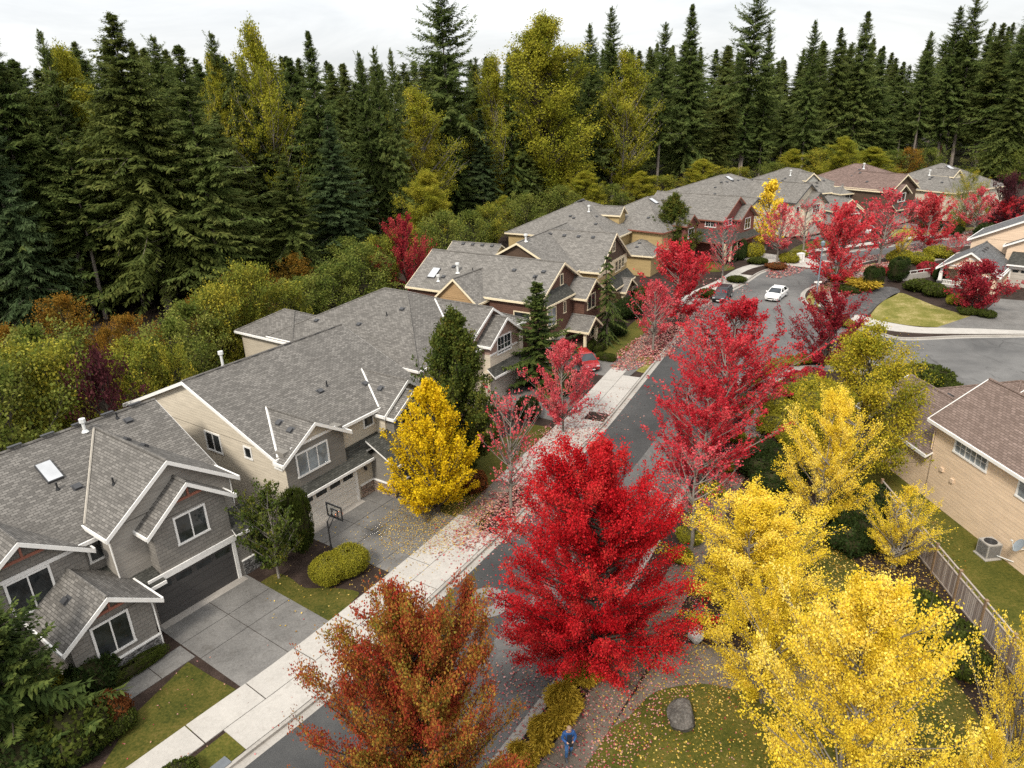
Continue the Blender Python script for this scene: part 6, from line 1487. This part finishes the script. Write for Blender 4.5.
# ------------------------------------------------------------------ person
def skin_obj(name, J, E, m, parent, sub=1, root=0):
    me = bpy.data.meshes.new(name); me.from_pydata([j[:3] for j in J], E, []); me.materials.append(m)
    o = bpy.data.objects.new(name, me); C.objects.link(o); o.parent = parent
    sk = o.modifiers.new('skin', 'SKIN'); sk.use_smooth_shade = True
    for i, j in enumerate(J):
        r = j[3]; me.skin_vertices[0].data[i].radius = (r, r * (j[4] if len(j) > 4 else 1))
    me.skin_vertices[0].data[root].use_root = True
    s = o.modifiers.new('sub', 'SUBSURF'); s.levels = sub; s.render_levels = sub
    return o
g = G(569, 759); pr = empty('person', (g[0], g[1], .05), R_(8)); tag(pr, 'person in a blue jacket and jeans walking on the right pavement holding a black controller', 'person')
SKIN = plain('skin', (.46, .27, .19), .5, var=.04); JACK = plain('jacket_blue', (.018, .07, .21), .7, var=.2, scale=12); NAVY = plain('shirt_navy', (.012, .02, .035), .7); JEAN = plain('jeans', (.045, .12, .27), .8, var=.35, scale=9); SHOE = plain('shoe', (.06, .065, .07), .6); HAIR = plain('hair', (.30, .20, .13), .7)
# facing -y ; one leg forward
J = [(0, 0, .95, .13, .8), (0, .01, 1.12, .13, .8), (0, .02, 1.32, .16, .7), (0, .0, 1.47, .07), (0, -.03, 1.53, .055), (0, -.07, 1.64, .095, 1.1), (0, -.09, 1.72, .075), (-.1, 0, .88, .085), (-.12, -.12, .5, .058), (-.13, -.04, .1, .04), (.1, 0, .88, .085), (.11, .02, .5, .058), (.11, .22, .13, .04), (-.19, .02, 1.42, .055), (-.27, -.02, 1.16, .042), (-.1, -.24, 1.1, .034), (.19, .02, 1.42, .055), (.27, -.02, 1.16, .042), (.1, -.24, 1.1, .034), (-.05, -.29, 1.1, .032), (.05, -.29, 1.1, .032)]
Ed = [(0, 1), (1, 2), (2, 3), (3, 4), (4, 5), (5, 6), (0, 7), (7, 8), (8, 9), (0, 10), (10, 11), (11, 12), (2, 13), (13, 14), (14, 15), (2, 16), (16, 17), (17, 18), (15, 19), (18, 20)]
skin_obj('body', J, Ed, SKIN, pr, 2)
jk = [(0, 0, .93, .155, .8), (0, .01, 1.12, .15, .8), (0, .02, 1.32, .18, .72), (0, .01, 1.45, .1), (-.2, .02, 1.41, .085), (-.28, -.02, 1.16, .068), (-.13, -.22, 1.1, .052), (.2, .02, 1.41, .085), (.28, -.02, 1.16, .068), (.13, -.22, 1.1, .052)]
skin_obj('jacket', jk, [(0, 1), (1, 2), (2, 3), (2, 4), (4, 5), (5, 6), (2, 7), (7, 8), (8, 9)], JACK, pr, 2)
b = MB(); b.hexa([(-.1, -.175, .98), (.1, -.175, .98), (.1, -.1, .98), (-.1, -.1, .98)], [(-.09, -.155, 1.4), (.09, -.155, 1.4), (.09, -.1, 1.4), (-.09, -.1, 1.4)]); b.build('shirt', NAVY, pr)
tr = [(0, 0, .93, .145, .8), (-.1, 0, .86, .105), (-.12, -.12, .5, .078), (-.13, -.05, .13, .062), (.1, 0, .86, .105), (.11, .02, .5, .078), (.11, .21, .16, .062)]
skin_obj('trousers', tr, [(0, 1), (1, 2), (2, 3), (0, 4), (4, 5), (5, 6)], JEAN, pr, 2)
for x, y, tz in ((-.13, -.04, 0), (.11, .22, .05)):
    b = MB(); b.hexa([(x - .05, y - .2, tz), (x + .05, y - .2, tz), (x + .045, y + .08, tz + .01), (x - .045, y + .08, tz + .01)], [(x - .04, y - .16, tz + .06), (x + .04, y - .16, tz + .06), (x + .04, y + .07, tz + .11), (x - .04, y + .07, tz + .11)]); b.build('shoe', SHOE, pr, True)
def blob(name, c, r, m, n=10, par=None):
    b = MB()
    for j in range(6):
        w0 = -1.57 + 3.14 * j / 6; w1 = -1.57 + 3.14 * (j + 1) / 6
        for i in range(n):
            u0 = 6.283 * i / n; u1 = 6.283 * (i + 1) / n
            f = lambda u, w: (c[0] + r[0] * math.cos(w) * math.cos(u), c[1] + r[1] * math.cos(w) * math.sin(u), c[2] + r[2] * math.sin(w))
            b.poly([f(u0, w0), f(u1, w0), f(u1, w1), f(u0, w1)])
    return b.build(name, m, par or pr, True)
blob('hair', (0, -.045, 1.72), (.098, .1, .075), HAIR); blob('nose', (0, -.185, 1.655), (.014, .02, .02), SKIN)
for sx in (-1, 1):
    blob('eye', (sx * .034, -.165, 1.68), (.012, .008, .009), BLACK); blob('ear', (sx * .095, -.06, 1.67), (.015, .025, .035), SKIN)
    for k in range(4): b = MB(); b.tube([(sx * .055, -.29, 1.1 + .0 - k * .018), (sx * .03, -.335, 1.1 - k * .018), (sx * .0 + sx * .012, -.33, 1.1 - k * .018)], .0085, 5); b.build('finger', SKIN, pr)
b = MB(); b.box(-.035, .035, -.16, -.157, 1.6, 1.612); b.build('mouth', plain('lips', (.3, .12, .1), .5), pr)
g2 = empty('drone_controller', (g[0], g[1], .05), R_(8)); tag(g2, 'black drone remote held in both hands by the walking person', 'remote control')
b = MB(); b.box(-.09, .09, -.37, -.28, 1.08, 1.13); b.build('handset', BLACK, g2); b = MB(); b.box(-.07, .07, -.43, -.375, 1.1, 1.2); b.build('screen', BLACK, g2)

# ------------------------------------------------------------------ sky and sun
SUN_EL = R_(46); SUN_AZ = R_(243)   # direction towards the sun, measured from +x counter clockwise
w = bpy.data.worlds.new('World'); sc.world = w; w.use_nodes = True; t = NT(w.node_tree)
bg = t.n['Background']; sky = t.add('ShaderNodeTexSky'); sky.sky_type = 'NISHITA'; sky.sun_disc = False; sky.sun_elevation = SUN_EL; sky.sun_rotation = math.pi / 2 - SUN_AZ
sky.air_density = 1.0; sky.dust_density = 2.0
tc = t.add('ShaderNodeTexCoord').outputs['Generated']
cl = t.noise(t.mapping(tc, (1, 1, 5)), 3.2, 7, .6, .5)
cloud = t.ramp(cl, [(.3, (3.1, 3.17, 3.24)), (.48, (3.65, 3.68, 3.7)), (.62, (4.15, 4.15, 4.13))])
# overcast sky: the zenith is brighter than the horizon
zs = t.add('ShaderNodeSeparateXYZ'); t.link(tc, zs.inputs[0])
gr = t.add('ShaderNodeVectorMath'); gr.operation = 'SCALE'; t.link(cloud, gr.inputs[0]); t.link(t.math('ADD', t.math('MULTIPLY', t.math('MAXIMUM', zs.outputs[2], 0), 1.15), .95), gr.inputs['Scale'])
t.link(t.mix(.92, sky.outputs[0], gr.outputs[0]), bg.inputs[0]); bg.inputs[1].default_value = .1
sd = bpy.data.lights.new('sun', 'SUN'); so = bpy.data.objects.new('sun', sd); C.objects.link(so)
sd.energy = 1.5; sd.angle = R_(10); sd.color = (1, .94, .84)
dv = Vector((-math.cos(SUN_EL) * math.cos(SUN_AZ), -math.cos(SUN_EL) * math.sin(SUN_AZ), -math.sin(SUN_EL))); so.rotation_euler = dv.to_track_quat('-Z', 'Y').to_euler()
